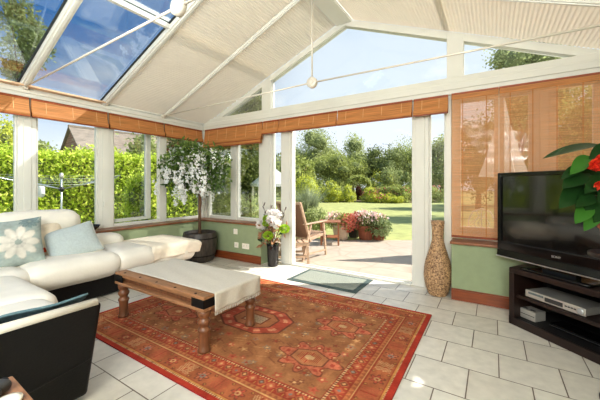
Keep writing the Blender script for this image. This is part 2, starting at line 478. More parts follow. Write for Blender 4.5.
def core(blobs, f=.72):
    bm = bmesh.new()
    for k, b in enumerate(blobs):
        nb = bmesh.new(); bmesh.ops.create_icosphere(nb, subdivisions=2, radius=1)
        for v in nb.verts:
            q = v.co*(1+.25*mnoise.noise(v.co*2+Vector((k*3.1,0,0))))
            v.co = Vector((b[0]+q.x*b[3]*f, b[1]+q.y*b[4]*f, b[2]+q.z*b[5]*f))
        me = bpy.data.meshes.new('t'); nb.to_mesh(me); nb.free(); bm.from_mesh(me); bpy.data.meshes.remove(me)
    return bm

def make_blobs(c, r, k, rng, spread=.6):
    """a crown made of k lumps inside radius r=(rx,ry,rz) round c"""
    out = [(c[0], c[1], c[2], r[0]*.75, r[1]*.75, r[2]*.8)]
    for i in range(k):
        d = unit(1, rng)[0]*spread
        s = .32+.2*rng.random()
        out.append((c[0]+d[0]*r[0], c[1]+d[1]*r[1], c[2]+d[2]*r[2], r[0]*s, r[1]*s, r[2]*s))
    return out

GZ = -.06                         # garden level
def tree(name, label, base, crown_z, r, leaf, n, size, seed, corem=CORE_D, k=9, cat='tree', group=None, trunk=True, tr=.12, spread=.62, partname='crown', shell=.5, corf=.5, fuzz=.17):
    """free-standing tree or bush: crown of leaves round a lumpy core, trunk with limbs"""
    rng = np.random.default_rng(seed); n = int(n*1.7); size = size*.74
    e = empty(name, label, cat, (base[0], base[1], GZ), 0, group)
    blobs = make_blobs((0,0,crown_z-GZ), r, k, rng, spread)
    pts, d = blob_pts(blobs, n, rng, shell, fuzz)
    keep = pts[:,2] > .02
    pts, d = pts[keep], d[keep]
    co = core(blobs, corf)
    for v in co.verts: v.co.z = max(v.co.z, .0)
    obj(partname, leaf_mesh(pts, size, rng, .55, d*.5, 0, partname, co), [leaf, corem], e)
    if trunk:
        bm = B(); cz = crown_z-GZ
        tube(bm, [(0,0,-.05),(.04,0,cz*.4),(0,.03,cz)], [tr*1.3, tr, tr*.4], 8)
        for i in range(4):
            a = i*1.6+seed
            tube(bm, [(0,0,cz*.5),(math.cos(a)*r[0]*.3, math.sin(a)*r[1]*.3, cz*.85),(math.cos(a)*r[0]*.55, math.sin(a)*r[1]*.55, cz+r[2]*.3)], [tr*.5, tr*.35, tr*.1], 6)
        obj('trunk', bm, BARK, e)
    return e

def bearing(u, d):
    """garden spot d metres out along the sight line that leaves the room at screen-angle tangent u"""
    s, c = math.sin(.567), math.cos(.567)
    return (-s*d+u*d*c, c*d+u*d*s)
def bu(px, d): return bearing((px-300)/303.0, d)
def bz(v, d): return CAMH + (185.9-v)/303.0*d

# ================================================================== SETTING
def struct(name, bm, m, parent=None, **k):
    return obj(name, bm, m, parent, kind=None if parent else 'structure', **k)
def sempty(name): return empty(name, kind='structure')

YB = -2.6                         # how far the room runs behind the viewpoint
struct('floor', boxm(XF-.1, XR+.15, YB, YF+.09, -.1, 0), TILES)

# dwarf walls with sill boards, skirting
struct('wall_west', boxm(XF-.08, XW, YB, YF+.09, 0, .585), GREEN)
struct('wall_gable', boxm(XW, -2.99, YW, YF+.09, 0, .585), GREEN)
struct('wall_gable_east', boxm(-.372, XR+.15, YW, YF+.09, 0, .585), GREEN)
struct('baseboard_west', box(boxm(XW, XW+.02, YB, YW-.02, 0, .105), XW, XW+.012, YB, YW-.02, .105, .118), SKIRT)
struct('baseboard_gable', box(boxm(XW+.02, -2.99, YW-.02, YW, 0, .105), XW+.02, -2.99, YW-.012, YW, .105, .118), SKIRT)
struct('baseboard_gable_east', box(boxm(-.372, XR, YW-.02, YW, 0, .105), -.372, XR, YW-.012, YW, .105, .118), SKIRT)
struct('trim_1', boxm(XF, XW+.03, YB, YF-.0, .586, .612), SILLW, bevel=.006)
struct('trim_2', boxm(XW+.03, -2.98, YW-.03, YF, .586, .612), SILLW, bevel=.006)
struct('trim_3', boxm(-.385, XR, YW-.03, YF, .586, .612), SILLW, bevel=.006)

# east side (beyond the picture): plain wall, slit added to throw a sun patch on the floor
bm = B()
box(bm, XR, XR+.03, YB, YF+.09, 0, 1.78); box(bm, XR, XR+.03, YB, 2.95, 1.78, 1.87); box(bm, XR, XR+.03, 3.22, YF+.09, 1.78, 1.87)
box(bm, XR, XR+.03, YB, YF+.09, 1.87, 2.40)
struct('wall_east', bm, GREEN)

extr(bm0 := B(), [(XF-.08,YB,0),(XR+.03,YB,0),(XR+.03,YB,2.30),(XRIDGE,YB,ZRIDGE),(XF-.08,YB,2.27)], (0,-.1,0))
struct('wall_south', bm0, M('cream_house_wall', (226,218,202), .85, var=.04, scale=4, bump=.1))
# ---- west windows: posts, frames, panes.  bays of .85 m
def window(n, x0, x1, y0, y1, z0, z1, axis, fw=.045, sash=True, bars=(), handle=False, m=GLASS):
    """window in the plane axis ('x' = west wall, 'y' = gable). a0..a1 is the horizontal run"""
    e = sempty('window_%d' % n)
    a0, a1 = (y0, y1) if axis == 'x' else (x0, x1)
    dep = (x0, x1) if axis == 'x' else (y0, y1)
    def bx(bm, p0, p1, q0, q1, d0=None, d1=None):
        d0 = dep[0] if d0 is None else d0; d1 = dep[1] if d1 is None else d1
        if axis == 'x': box(bm, d0, d1, p0, p1, q0, q1)
        else: box(bm, p0, p1, d0, d1, q0, q1)
    bm = B()
    bx(bm, a0, a0+fw, z0, z1); bx(bm, a1-fw, a1, z0, z1); bx(bm, a0+fw, a1-fw, z0, z0+fw*1.5); bx(bm, a0+fw, a1-fw, z1-fw, z1)
    for b in bars: bx(bm, b-fw*.5, b+fw*.5, z0+fw*1.5, z1-fw)
    struct('frame', bm, WHITE, e, bevel=.006)
    mid = (dep[0]+dep[1])/2
    bm = B(); bx(bm, a0+fw, a1-fw, z0+fw*1.5, z1-fw, mid-.004, mid+.004)
    struct('pane', bm, m, e)
    return e, bx

ZB = 2.217                        # underside of the eave beam
def wpost(n, y0, y1):
    bm = boxm(XF-.07, XF+.015, y0, y1, .612, ZB)
    box(bm, XF+.015, XF+.025, y0+.05, y1-.05, .612, ZB)
    struct('trim_%d' % n, bm, WHITE, bevel=.006)
wpost(4, .33, .50); wpost(5, 1.18, 1.35); wpost(6, 2.017, 2.213)
struct('trim_7', boxm(XF-.07, XF+.012, 2.918, 3.024, .612, ZB), WHITE, bevel=.006)
bm = boxm(XF-.08, XF+.05, 3.757, YF+.08, .612, ZB); box(bm, XF+.05, XF+.105, YF-.02, YF+.08, .612, ZB)
struct('trim_8', bm, WHITE, bevel=.006)
wpost(9, -.55, -.38); wpost(10, -1.4, -1.23); wpost(11, -2.6, -2.4)
window(1, XF-.06, XF, 1.35, 2.017, .612, ZB, 'x', .02)
window(2, XF-.06, XF, .50, 1.18, .612, ZB, 'x', .02)
window(3, XF-.06, XF, 3.024, 3.757, .612, ZB, 'x', .03)
window(4, XF-.06, XF, -.38, .33, .612, ZB, 'x', .02)
window(5, XF-.06, XF, -1.23, -.55, .612, ZB, 'x', .02)
# bay with the side-hung casement standing open
e = sempty('window_6')
bm = B(); box(bm, XF-.06, XF, 2.213, 2.23, .612, ZB); box(bm, XF-.06, XF, 2.23, 2.918, .612, .66); box(bm, XF-.06, XF, 2.23, 2.918, ZB-.03, ZB)
struct('frame', bm, WHITE, e, bevel=.005)
ce = bpy.data.objects.new('casement', None); C.objects.link(ce); ce.parent = e
ce.location = (XF-.065, 2.235, 0); ce.rotation_euler = (0,0,R(9))
bm = B(); w = .655
box(bm, -.05, 0, 0, .03, .665, ZB-.03); box(bm, -.05, 0, w-.09, w, .665, ZB-.03); box(bm, -.05, 0, .03, w-.09, .665, .715); box(bm, -.05, 0, .03, w-.09, ZB-.08, ZB-.03)
obj('casement_frame', bm, WHITE, ce, bevel=.006)
obj('casement_pane', boxm(-.028, -.022, .03, w-.09, .715, ZB-.08), GLASS, ce)
# handles on posts
for n_, y in ((1, 2.08),):
    bm = B(); box(bm, XF+.025, XF+.035, y-.012, y+.012, .92, 1.0); box(bm, XF+.035, XF+.05, y-.008, y+.008, .90, .98)
    obj('window_handle', bm, WHITE, bpy.data.objects['window_1'], bevel=.004)

# ---- gable wall glazing
def gpost(n, x0, x1, z0=.612, rib=True):
    bm = boxm(x0, x1, YF-.012, YF+.07, z0, ZB)
    if rib and x1-x0 > .12: box(bm, x0+.045, x1-.045, YF-.024, YF-.012, z0, ZB)
    struct('trim_%d' % n, bm, WHITE, bevel=.006)
gpost(12, -3.84, -3.73, rib=False)
gpost(13, -3.196, -2.95, 0)
gpost(14, -2.765, -2.559, 0)
gpost(15, -.826, -.634, 0)
gpost(16, -.453, -.396, 0, False)
window(7, -4.453, -3.84, YF, YF+.06, .612, ZB, 'y', .035)
window(8, -3.73, -3.196, YF, YF+.06, .612, ZB, 'y', .035)
window(9, -2.95, -2.765, YF, YF+.06, .02, ZB, 'y', .02)
window(10, -.634, -.453, YF, YF+.06, .02, ZB, 'y', .02)
window(11, -.396, .394, YF, YF+.06, .612, ZB, 'y', .09, bars=(.055,))
gpost(17, .394, .464)
window(12, .464, XR, YF, YF+.06, .612, ZB, 'y', .07, bars=(.82,))
# patio doorway: low white threshold track; the leaves stand folded back out of sight
bm = boxm(-2.559, -.826, YF-.03, YF+.08, 0, .025); box(bm, -2.559, -.826, YF+.015, YF+.035, .025, .04)
struct('door_1', bm, WHITE, bevel=.004)

# eave beams
bm = boxm(XF-.08, XF+.07, YB, YF+.09, ZB, 2.33)
box(bm, XF+.07, XF+.09, YB, YF-.07, ZB+.04, 2.30)
struct('trim_18', bm, WHITE, bevel=.008)
bm = boxm(XF+.07, XR+.14, YF-.07, YF+.09, ZB, 2.41)
box(bm, XF+.09, XR+.14, YF-.085, YF-.07, ZB+.05, 2.34)
struct('trim_19', bm, WHITE, bevel=.008)

# gable triangle: mullions, sloping head frame, three panes
def zr(x): return ZE + KR*((x-XF) if x <= XRIDGE else (2*XRIDGE-XF-x))
XE = 2*XRIDGE-XF
ZG0 = 2.41
bm = B()
th = .085
def head(x0, x1):
    extr(bm, [(x0,YF-.03,zr(x0)), (x1,YF-.03,zr(x1)), (x1,YF-.03,zr(x1)-th), (x0,YF-.03,zr(x0)-th)], (0,.1,0))
head(XF+.1, XRIDGE); head(XRIDGE, XR+.13)
struct('trim_20', bm, WHITE)
ML0, ML1, MR0, MR1 = -3.144, -2.959, -.442, -.272
bm = extr(B(), [(ML0,YF-.035,ZG0-.02),(ML1,YF-.035,ZG0-.02),(ML1,YF-.035,zr(ML1)-.02),(ML0,YF-.035,zr(ML0)-.02)], (0,.1,0))
struct('trim_21', bm, WHITE, bevel=.006)
bm = extr(B(), [(MR0,YF-.035,ZG0-.02),(MR1,YF-.035,ZG0-.02),(MR1,YF-.035,zr(MR1)-.02),(MR0,YF-.035,zr(MR0)-.02)], (0,.1,0))
struct('trim_22', bm, WHITE, bevel=.006)
xl0 = XF + (ZG0+th-ZE)/KR; xr0 = 2*XRIDGE-xl0
for n_, poly in ((13, [(xl0,ZG0),(ML0,ZG0),(ML0,zr(ML0)-th)]),
                 (14, [(ML1,ZG0),(MR0,ZG0),(MR0,zr(MR0)-th),(XRIDGE,zr(XRIDGE)-th),(ML1,zr(ML1)-th)]),
                 (15, [(MR1,ZG0),(xr0,ZG0),(MR1,zr(MR1)-th)])):
    e = sempty('window_%d' % n_)
    struct('pane', extr(B(), [(x,YF+.02,z) for x,z in poly], (0,.008,0)), GLASS, e)
# ridge beam
bm = boxm(XRIDGE-.115, XRIDGE+.115, YB, YF-.04, ZRIDGE-.07, ZRIDGE+.06)
box(bm, XRIDGE-.125, XRIDGE-.115, YB, YF-.04, ZRIDGE-.055, ZRIDGE-.02); box(bm, XRIDGE+.115, XRIDGE+.125, YB, YF-.04, ZRIDGE-.055, ZRIDGE-.02)
struct('trim_23', bm, WHITE, bevel=.006)

# rafters, both slopes
RY = (-2.1, -1.27, -.42, .37, 1.21, 2.06, 2.95)
n_ = 24
GASKET = M('dark_glazing_gasket', (46,52,52), .6)
for y in RY[:-1]:
    for dy in (-.047,.047):
        bm = bar(B(), (XF+.08, y+dy, zr(XF+.08)+.02), (XRIDGE-.12, y+dy, zr(XRIDGE-.12)+.02), .018, .012)
        struct('trim_%d' % (60+RY.index(y)*2+(dy>0)), bm, GASKET)
for y in RY:
    for side in (0, 1):
        w_ = .05 if y > 2.5 else .075
        if side == 0: p, q = (XF+.05, y, zr(XF+.05)+.0), (XRIDGE-.12, y, zr(XRIDGE-.12))
        else: p, q = (XE-.05, y, zr(XE-.05)), (XRIDGE+.12, y, zr(XRIDGE+.12))
        bm = bar(B(), p, q, w_, .07); bar(bm, (p[0],p[1],p[2]-.04), (q[0],q[1],q[2]-.04), w_*.45, .015)
        struct('trim_%d' % n_, bm, WHITE, bevel=.005); n_ += 1
# purlins above the lining
bm = bar(B(), (-2.99, YB, zr(-2.99)+.06), (-2.99, YF, zr(-2.99)+.06), .05, .04)
struct('trim_%d' % n_, bm, WHITE); n_ += 1
bm = bar(B(), (-.41, YB, zr(-.41)+.06), (-.41, YF, zr(-.41)+.06), .05, .04)
struct('trim_%d' % n_, bm, WHITE); n_ += 1
# opening rooflight edge bar in the glazed bay
bm = bar(B(), (-2.99, 1.21, zr(-2.99)-.0), (-2.99, 2.06, zr(-2.99)-.0), .045, .05)
struct('trim_%d' % n_, bm, WHITE, bevel=.004); n_ += 1
# wooden wall plate strip along the glass eave
bm = bar(B(), (XF+.12, YB, zr(XF+.12)-.02), (XF+.12, 2.06, zr(XF+.12)-.02), .10, .02)
struct('trim_%d' % n_, bm, M('pale_wood_plate', (214,180,146), .5, var=.15, scale=8)); n_ += 1

# roof panes over the two bays whose blinds are drawn back (and those behind)
for n_w, (y0, y1) in ((16, (1.25, 2.02)), (17, (.41, 1.17)), (18, (-.38, .33)), (19, (-1.23,-.46))):
    e = sempty('window_%d' % n_w)
    a = (XF+.06, zr(XF+.06)+.03); b = (XRIDGE-.1, zr(XRIDGE-.1)+.03)
    struct('pane', extr(B(), [(a[0],y0,a[1]),(b[0],y0,b[1]),(b[0],y1,b[1]),(a[0],y1,a[1])], (0,0,.01)), ROOFGL, e)

# ---- pleated roof blinds
def pleated(name, side, y0, y1, label):
    bm = B(); pitch = .016
    xa, xb = (XF+.09, XRIDGE-.13)
    n = int((xb-xa)/pitch); prev = None
    for i in range(n+1):
        x = xa+(xb-xa)*i/n; z = zr(x)+(.0032 if i % 2 else -.0032)
        if side: x = 2*XRIDGE-x
        cur = (bm.verts.new((x,y0,z)), bm.verts.new((x,y1,z)))
        if prev: bm.faces.new((prev[0],prev[1],cur[1],cur[0]))
        prev = cur
    e = empty(name, label, 'roof blind', (0,0,0), 0, 'pleated roof blinds')
    obj('pleated_fabric', bm, PLEAT, e)
    sg = 1 if side == 0 else -1
    xm = xa if side == 0 else 2*XRIDGE-xa
    bm = bar(B(), (xm, y0, zr(xa)-.004), (xm, y1, zr(xa)-.004), .03, .022)
    obj('bottom_rail', bm, WHITE, e)
    return e
pleated('pleated_roof_blind', 0, 2.10, 2.925, 'cream pleated blind covering the left roof slope between glass and slim white rafter')
pleated('pleated_roof_blind', 0, 2.975, YF-.035, 'cream pleated roof blind at left slope against the gable, above corner roman blind')
pleated('pleated_roof_blind', 1, 2.975, YF-.035, 'cream pleated roof blind on right slope right against the gable windows')
pleated('pleated_roof_blind', 1, 2.10, 2.925, 'cream pleated roof blind on right slope, one rafter forward from the gable')
for a, b in ((1.25,2.02),(.41,1.17),(-.38,.33),(-1.23,-.46),(-2.06,-1.31)):
    pleated('pleated_roof_blind', 1, a, b, 'cream pleated roof blind on right slope above the tv side')

# ---- steel tie braces: two rods, round boss, hanger
def brace(y, label):
    e = empty('roof_tie_brace', label, 'tie rod', (XRIDGE, y, 2.35), 0, 'steel roof tie braces')
    bm = B(); tube(bm, [(XF+.13-XRIDGE,0,-.03),(-.03,0,0)], .009, 8); obj('rod', bm, METAL, e)
    bm = B(); tube(bm, [(.03,0,0),(-(XF+.13-XRIDGE)-.02,0,-.03)], .009, 8); obj('rod', bm, METAL, e)
    bm = B(); tube(bm, [(0,0,.04),(0,0,ZRIDGE-.075-2.35)], .009, 8); obj('hanger', bm, METAL, e)
    bm = B(); lathe(bm, [(.045,-.026),(.06,-.02),(.06,.02),(.045,.026)], n=24); 
    bmesh.ops.rotate(bm, verts=bm.verts[:], cent=(0,0,0), matrix=Matrix.Rotation(R(90),3,'X'))
    obj('boss', bm, METAL, e)
    bm = B(); lathe(bm, [(.022,-.034),(.03,-.03),(.03,.03),(.022,.034)], n=16)
    bmesh.ops.rotate(bm, verts=bm.verts[:], cent=(0,0,0), matrix=Matrix.Rotation(R(90),3,'X')); obj('boss_cap', bm, METAL, e)
    bm = boxm(XF+.075-XRIDGE, XF+.14-XRIDGE, -.02, .02, -.06, .0); obj('bracket', bm, METAL, e, bevel=.004)
brace(2.92, 'white steel tie rod with round boss hanging before the gable triangle')
brace(1.22, 'white steel tie rod with round boss crossing the glass roof panels')

# ---- bamboo blinds
def rolled(a0, a1, axis, ztop, drop, label, folds=2):
    """bamboo blind drawn up into a flat stack; local x runs along the window"""
    L = a1-a0
    if axis == 'x': e = empty('bamboo_blind', label, 'blind', (XF+.055, a0, ztop), R(90), 'rolled-up bamboo blinds')
    else: e = empty('bamboo_blind', label, 'blind', (a0, YF-.085, ztop), 0, 'rolled-up bamboo blinds')
    s = 1
    # local y negative points into the room for the gable; for the west wall rz=90 makes local y point to -x
    bm = B(); prof = []
    n = 10
    for i in range(n+1):
        z = -drop*i/n; prof.append((-.012-.03*(i/n), z))
    for k in range(folds):
        z0 = -drop+.055*(k); 
    back = [(-.002, -drop-.0), (-.002, 0)]
    poly = [(0, y, z) for y, z in prof] + [(0, y, z) for y, z in back]
    extr(bm, poly, (L,0,0))
    obj('slats', bm, BAMBOO, e)
    for k in range(folds):
        z0 = -drop+.035-.055*k
        bm = B(); pl = [(0,-.05-.008*k,z0+.02),(0,-.058-.008*k,z0-.01),(0,-.05-.008*k,z0-.035),(0,-.02,z0-.03),(0,-.02,z0+.02)]
        extr(bm, pl, (L,0,0)); obj('fold', bm, BAMBOO, e)
        bm = boxm(0, L, -.0605-.008*k, -.02, z0-.043, z0-.032); obj('edge_rod', bm, BAMEDGE, e)
    nt_ = max(2, int(L/.22))
    for i in range(nt_):
        x = L*(i+.5)/nt_
        bm = bar(B(), (x,-.0125,-.002), (x,-.0425,-drop), .006, .003, (0,1,0)); obj('tape', bm, TAPE, e)
    obj('headrail', boxm(0, L, -.016, .0, -.005, .02), BAMEDGE, e)
    return e
rolled(-.36, .40, 'x', ZB-.022, .195, 'rolled-up bamboo blind on west windows behind the sofa corner', 1)
rolled(.44, 1.265, 'x', ZB-.022, .195, 'rolled-up bamboo blind at left edge of the picture, above first sofa window', 1)
rolled(1.285, 2.105, 'x', ZB-.022, .195, 'rolled-up bamboo blind above the window with the stone house view', 1)
rolled(2.13, 2.955, 'x', ZB-.022, .195, 'rolled-up bamboo blind above the open casement, next left from the corner', 1)
rolled(2.98, 3.72, 'x', ZB-.022, .195, 'rolled-up bamboo blind on left wall nearest the corner, above wisteria', 1)
rolled(-4.42, -3.08, 'y', ZB-.022, .255, 'deep bamboo roman blind folded up over the corner gable windows', 2)
rolled(-3.06, -2.76, 'y', ZB-.022, .18, 'narrow bamboo blind above left door sidelight', 1)
rolled(-2.745, -1.78, 'y', ZB-.022, .18, 'bamboo blind above left half of the patio doorway', 1)
rolled(-1.765, -.805, 'y', ZB-.022, .18, 'bamboo blind above right half of the patio doorway', 1)
rolled(-.785, -.42, 'y', ZB-.022, .18, 'narrow bamboo blind above right door sidelight by the wicker vase', 1)

def lowered(a0, a1, label):
    e = empty('bamboo_blind', label, 'blind', (a0, YF-.085, ZB-.02), 0, 'lowered bamboo blinds')
    L = a1-a0; H = ZB-.02-.66
    me = grid_mesh(1, 60, lambda u, v: (u*L, -.01-.004*math.sin(v*40), -v*H)); obj('slats', me, BAMBOO2, e)
    obj('headrail', boxm(0, L, -.02, .0, -.0, .02), BAMEDGE, e)
    obj('valance', boxm(0, L, -.018, -.012, -.05, 0), BAMBOO, e)
    obj('bottom_rail', boxm(0, L, -.024, -.0, -H-.02, -H), BAMEDGE, e)
    k = int(L/.16)
    for i in range(k):
        x = L*(i+.5)/k
        obj('tape', boxm(x-.004, x+.004, -.0175, -.0155, -H, -.05), BAMBOO, e)
lowered(-.385, .05, 'narrow lowered bamboo blind between wicker vase and television')
lowered(.055, XR-.02, 'wide lowered bamboo blind right behind the television')

# wall sockets on the green gable wall
def socket(name, x, z, w, label, n):
    e = empty(name, label, 'socket', (x, YW, z))
    obj('plate', boxm(-w/2, w/2, -.009, 0, -.043, .043), SOCKET, e, bevel=.004)
    for i in range(n):
        cx = (i-(n-1)/2)*.06
        bm = boxm(cx-.004, cx+.004, -.0105, -.0088, .008, .018); box(bm, cx-.014, cx-.008, -.0105, -.0088, -.012, -.006); box(bm, cx+.008, cx+.014, -.0105, -.0088, -.012, -.006)
        obj('pin_holes', bm, DKGREY, e)
socket('light_switch', -3.52, .46, .086, 'single white switch plate under the corner window sill', 0)
socket('wall_socket', -3.50, .245, .086, 'single white wall socket low on the green wall, nearest plant pot', 1)
socket('wall_socket', -3.30, .245, .146, 'double white wall socket low on the green wall, nearest flower vase', 2)

# ================================================================== LIGHT AND SKY
w = bpy.data.worlds.new('sky'); bpy.context.scene.world = w; w.use_nodes = True
nt = w.node_tree
for n in list(nt.nodes): nt.nodes.remove(n)
out = nt.nodes.new('ShaderNodeOutputWorld'); bg = nt.nodes.new('ShaderNodeBackground'); nt.links.new(bg.outputs[0], out.inputs[0])
tc = nt.nodes.new('ShaderNodeTexCoord'); sp = nt.nodes.new('ShaderNodeSeparateXYZ'); nt.links.new(tc.outputs['Generated'], sp.inputs[0])
rp = nt.nodes.new('ShaderNodeValToRGB'); el = rp.color_ramp.elements
el[0].position = 0; el[0].color = lin((226,234,242)); el[1].position = 1; el[1].color = lin((140,172,212))
e2 = el.new(.42); e2.color = lin((214,225,238)); e3 = el.new(.66); e3.color = lin((160,188,222))
nt.links.new(sp.outputs[2], rp.inputs[0])
mp = nt.nodes.new('ShaderNodeMapping'); mp.inputs['Scale'].default_value = (1.6,1.6,3.2); nt.links.new(tc.outputs['Generated'], mp.inputs[0])
nz = nt.nodes.new('ShaderNodeTexNoise'); nz.inputs['Scale'].default_value = 2.6; nz.inputs['Detail'].default_value = 7; nz.inputs['Roughness'].default_value = .55; nt.links.new(mp.outputs[0], nz.inputs['Vector'])
mr = nt.nodes.new('ShaderNodeMapRange'); mr.inputs[1].default_value = .53; mr.inputs[2].default_value = .74; nt.links.new(nz.outputs['Fac'], mr.inputs[0])
mx = nt.nodes.new('ShaderNodeMix'); mx.data_type = 'RGBA'; nt.links.new(mr.outputs[0], mx.inputs[0]); nt.links.new(rp.outputs[0], mx.inputs[6]); mx.inputs[7].default_value = lin((246,248,250))
dt = nt.nodes.new('ShaderNodeVectorMath'); dt.operation = 'DOT_PRODUCT'; dt.inputs[1].default_value = (.83,.56,0); nt.links.new(tc.outputs['Generated'], dt.inputs[0])
m1 = nt.nodes.new('ShaderNodeMapRange'); m1.inputs[1].default_value = .05; m1.inputs[2].default_value = -.5; nt.links.new(dt.outputs['Value'], m1.inputs[0])
m2 = nt.nodes.new('ShaderNodeMapRange'); m2.inputs[1].default_value = .10; m2.inputs[2].default_value = .40; nt.links.new(sp.outputs[2], m2.inputs[0])
ml = nt.nodes.new('ShaderNodeMath'); ml.operation = 'MULTIPLY'; nt.links.new(m1.outputs[0], ml.inputs[0]); nt.links.new(m2.outputs[0], ml.inputs[1])
mb = nt.nodes.new('ShaderNodeMix'); mb.data_type = 'RGBA'; nt.links.new(ml.outputs[0], mb.inputs[0]); nt.links.new(rp.outputs[0], mb.inputs[6]); mb.inputs[7].default_value = lin((98,152,212)); nt.links.new(mb.outputs[2], mx.inputs[6])
nt.links.new(mx.outputs[2], bg.inputs[0]); bg.inputs[1].default_value = 1.25

sun = bpy.data.lights.new('sun', 'SUN'); sun.energy = 8.5; sun.angle = R(.8); sun.color = (1,.965,.90)
so = bpy.data.objects.new('sun', sun); C.objects.link(so); so.location = (6,6,10)
az, elv = R(34), R(44)
sd = Vector((math.cos(az)*math.cos(elv), math.sin(az)*math.cos(elv), math.sin(elv)))
so.rotation_euler = sd.to_track_quat('Z', 'Y').to_euler()

def fill_light(name, loc, target, sx, sy, power, col=(.90,.965,1)):  # unseen area light added to brighten the room, not a fitting
    a = bpy.data.lights.new(name, 'AREA'); a.shape = 'RECTANGLE'; a.size = sx; a.size_y = sy; a.energy = power; a.color = col
    o = bpy.data.objects.new(name, a); C.objects.link(o); o.location = loc
    o.rotation_euler = (Vector(target)-Vector(loc)).to_track_quat('-Z', 'Y').to_euler()
fill_light('room_fill', (.2,-2.2,2.5), (-2.0,2.0,1.0), 2.5, 1.6, 250)  # added general fill from behind the viewpoint
fill_light('sofa_fill', (.6,-1.6,2.25), (-3.8,1.2,.4), 1.0, .8, 65)  # added fill aimed at the sofa
fill_light('ceiling_fill', (-1.2,-.9,1.75), (-1.2,-.85,3.2), 2.2, 1.8, 110)  # added fill aimed up at the roof lining

cam = bpy.data.cameras.new('camera'); co_ = bpy.data.objects.new('camera', cam); C.objects.link(co_)
co_.location = (0,0,CAMH); co_.rotation_euler = (R(90),0,.567)
cam.sensor_width = 36; cam.lens = 303/600*36; cam.shift_y = -14.1/600; cam.clip_start = .02; cam.clip_end = 400
bpy.context.scene.camera = co_
sc = bpy.context.scene
sc.view_settings.view_transform = 'Standard'; sc.view_settings.look = 'None'; sc.view_settings.exposure = .06; sc.view_settings.gamma = .92
sc.cycles.use_denoising = True
sc.cycles.max_bounces = 10; sc.cycles.transparent_max_bounces = 16; sc.cycles.diffuse_bounces = 5
sc.cycles.sample_clamp_indirect = 6

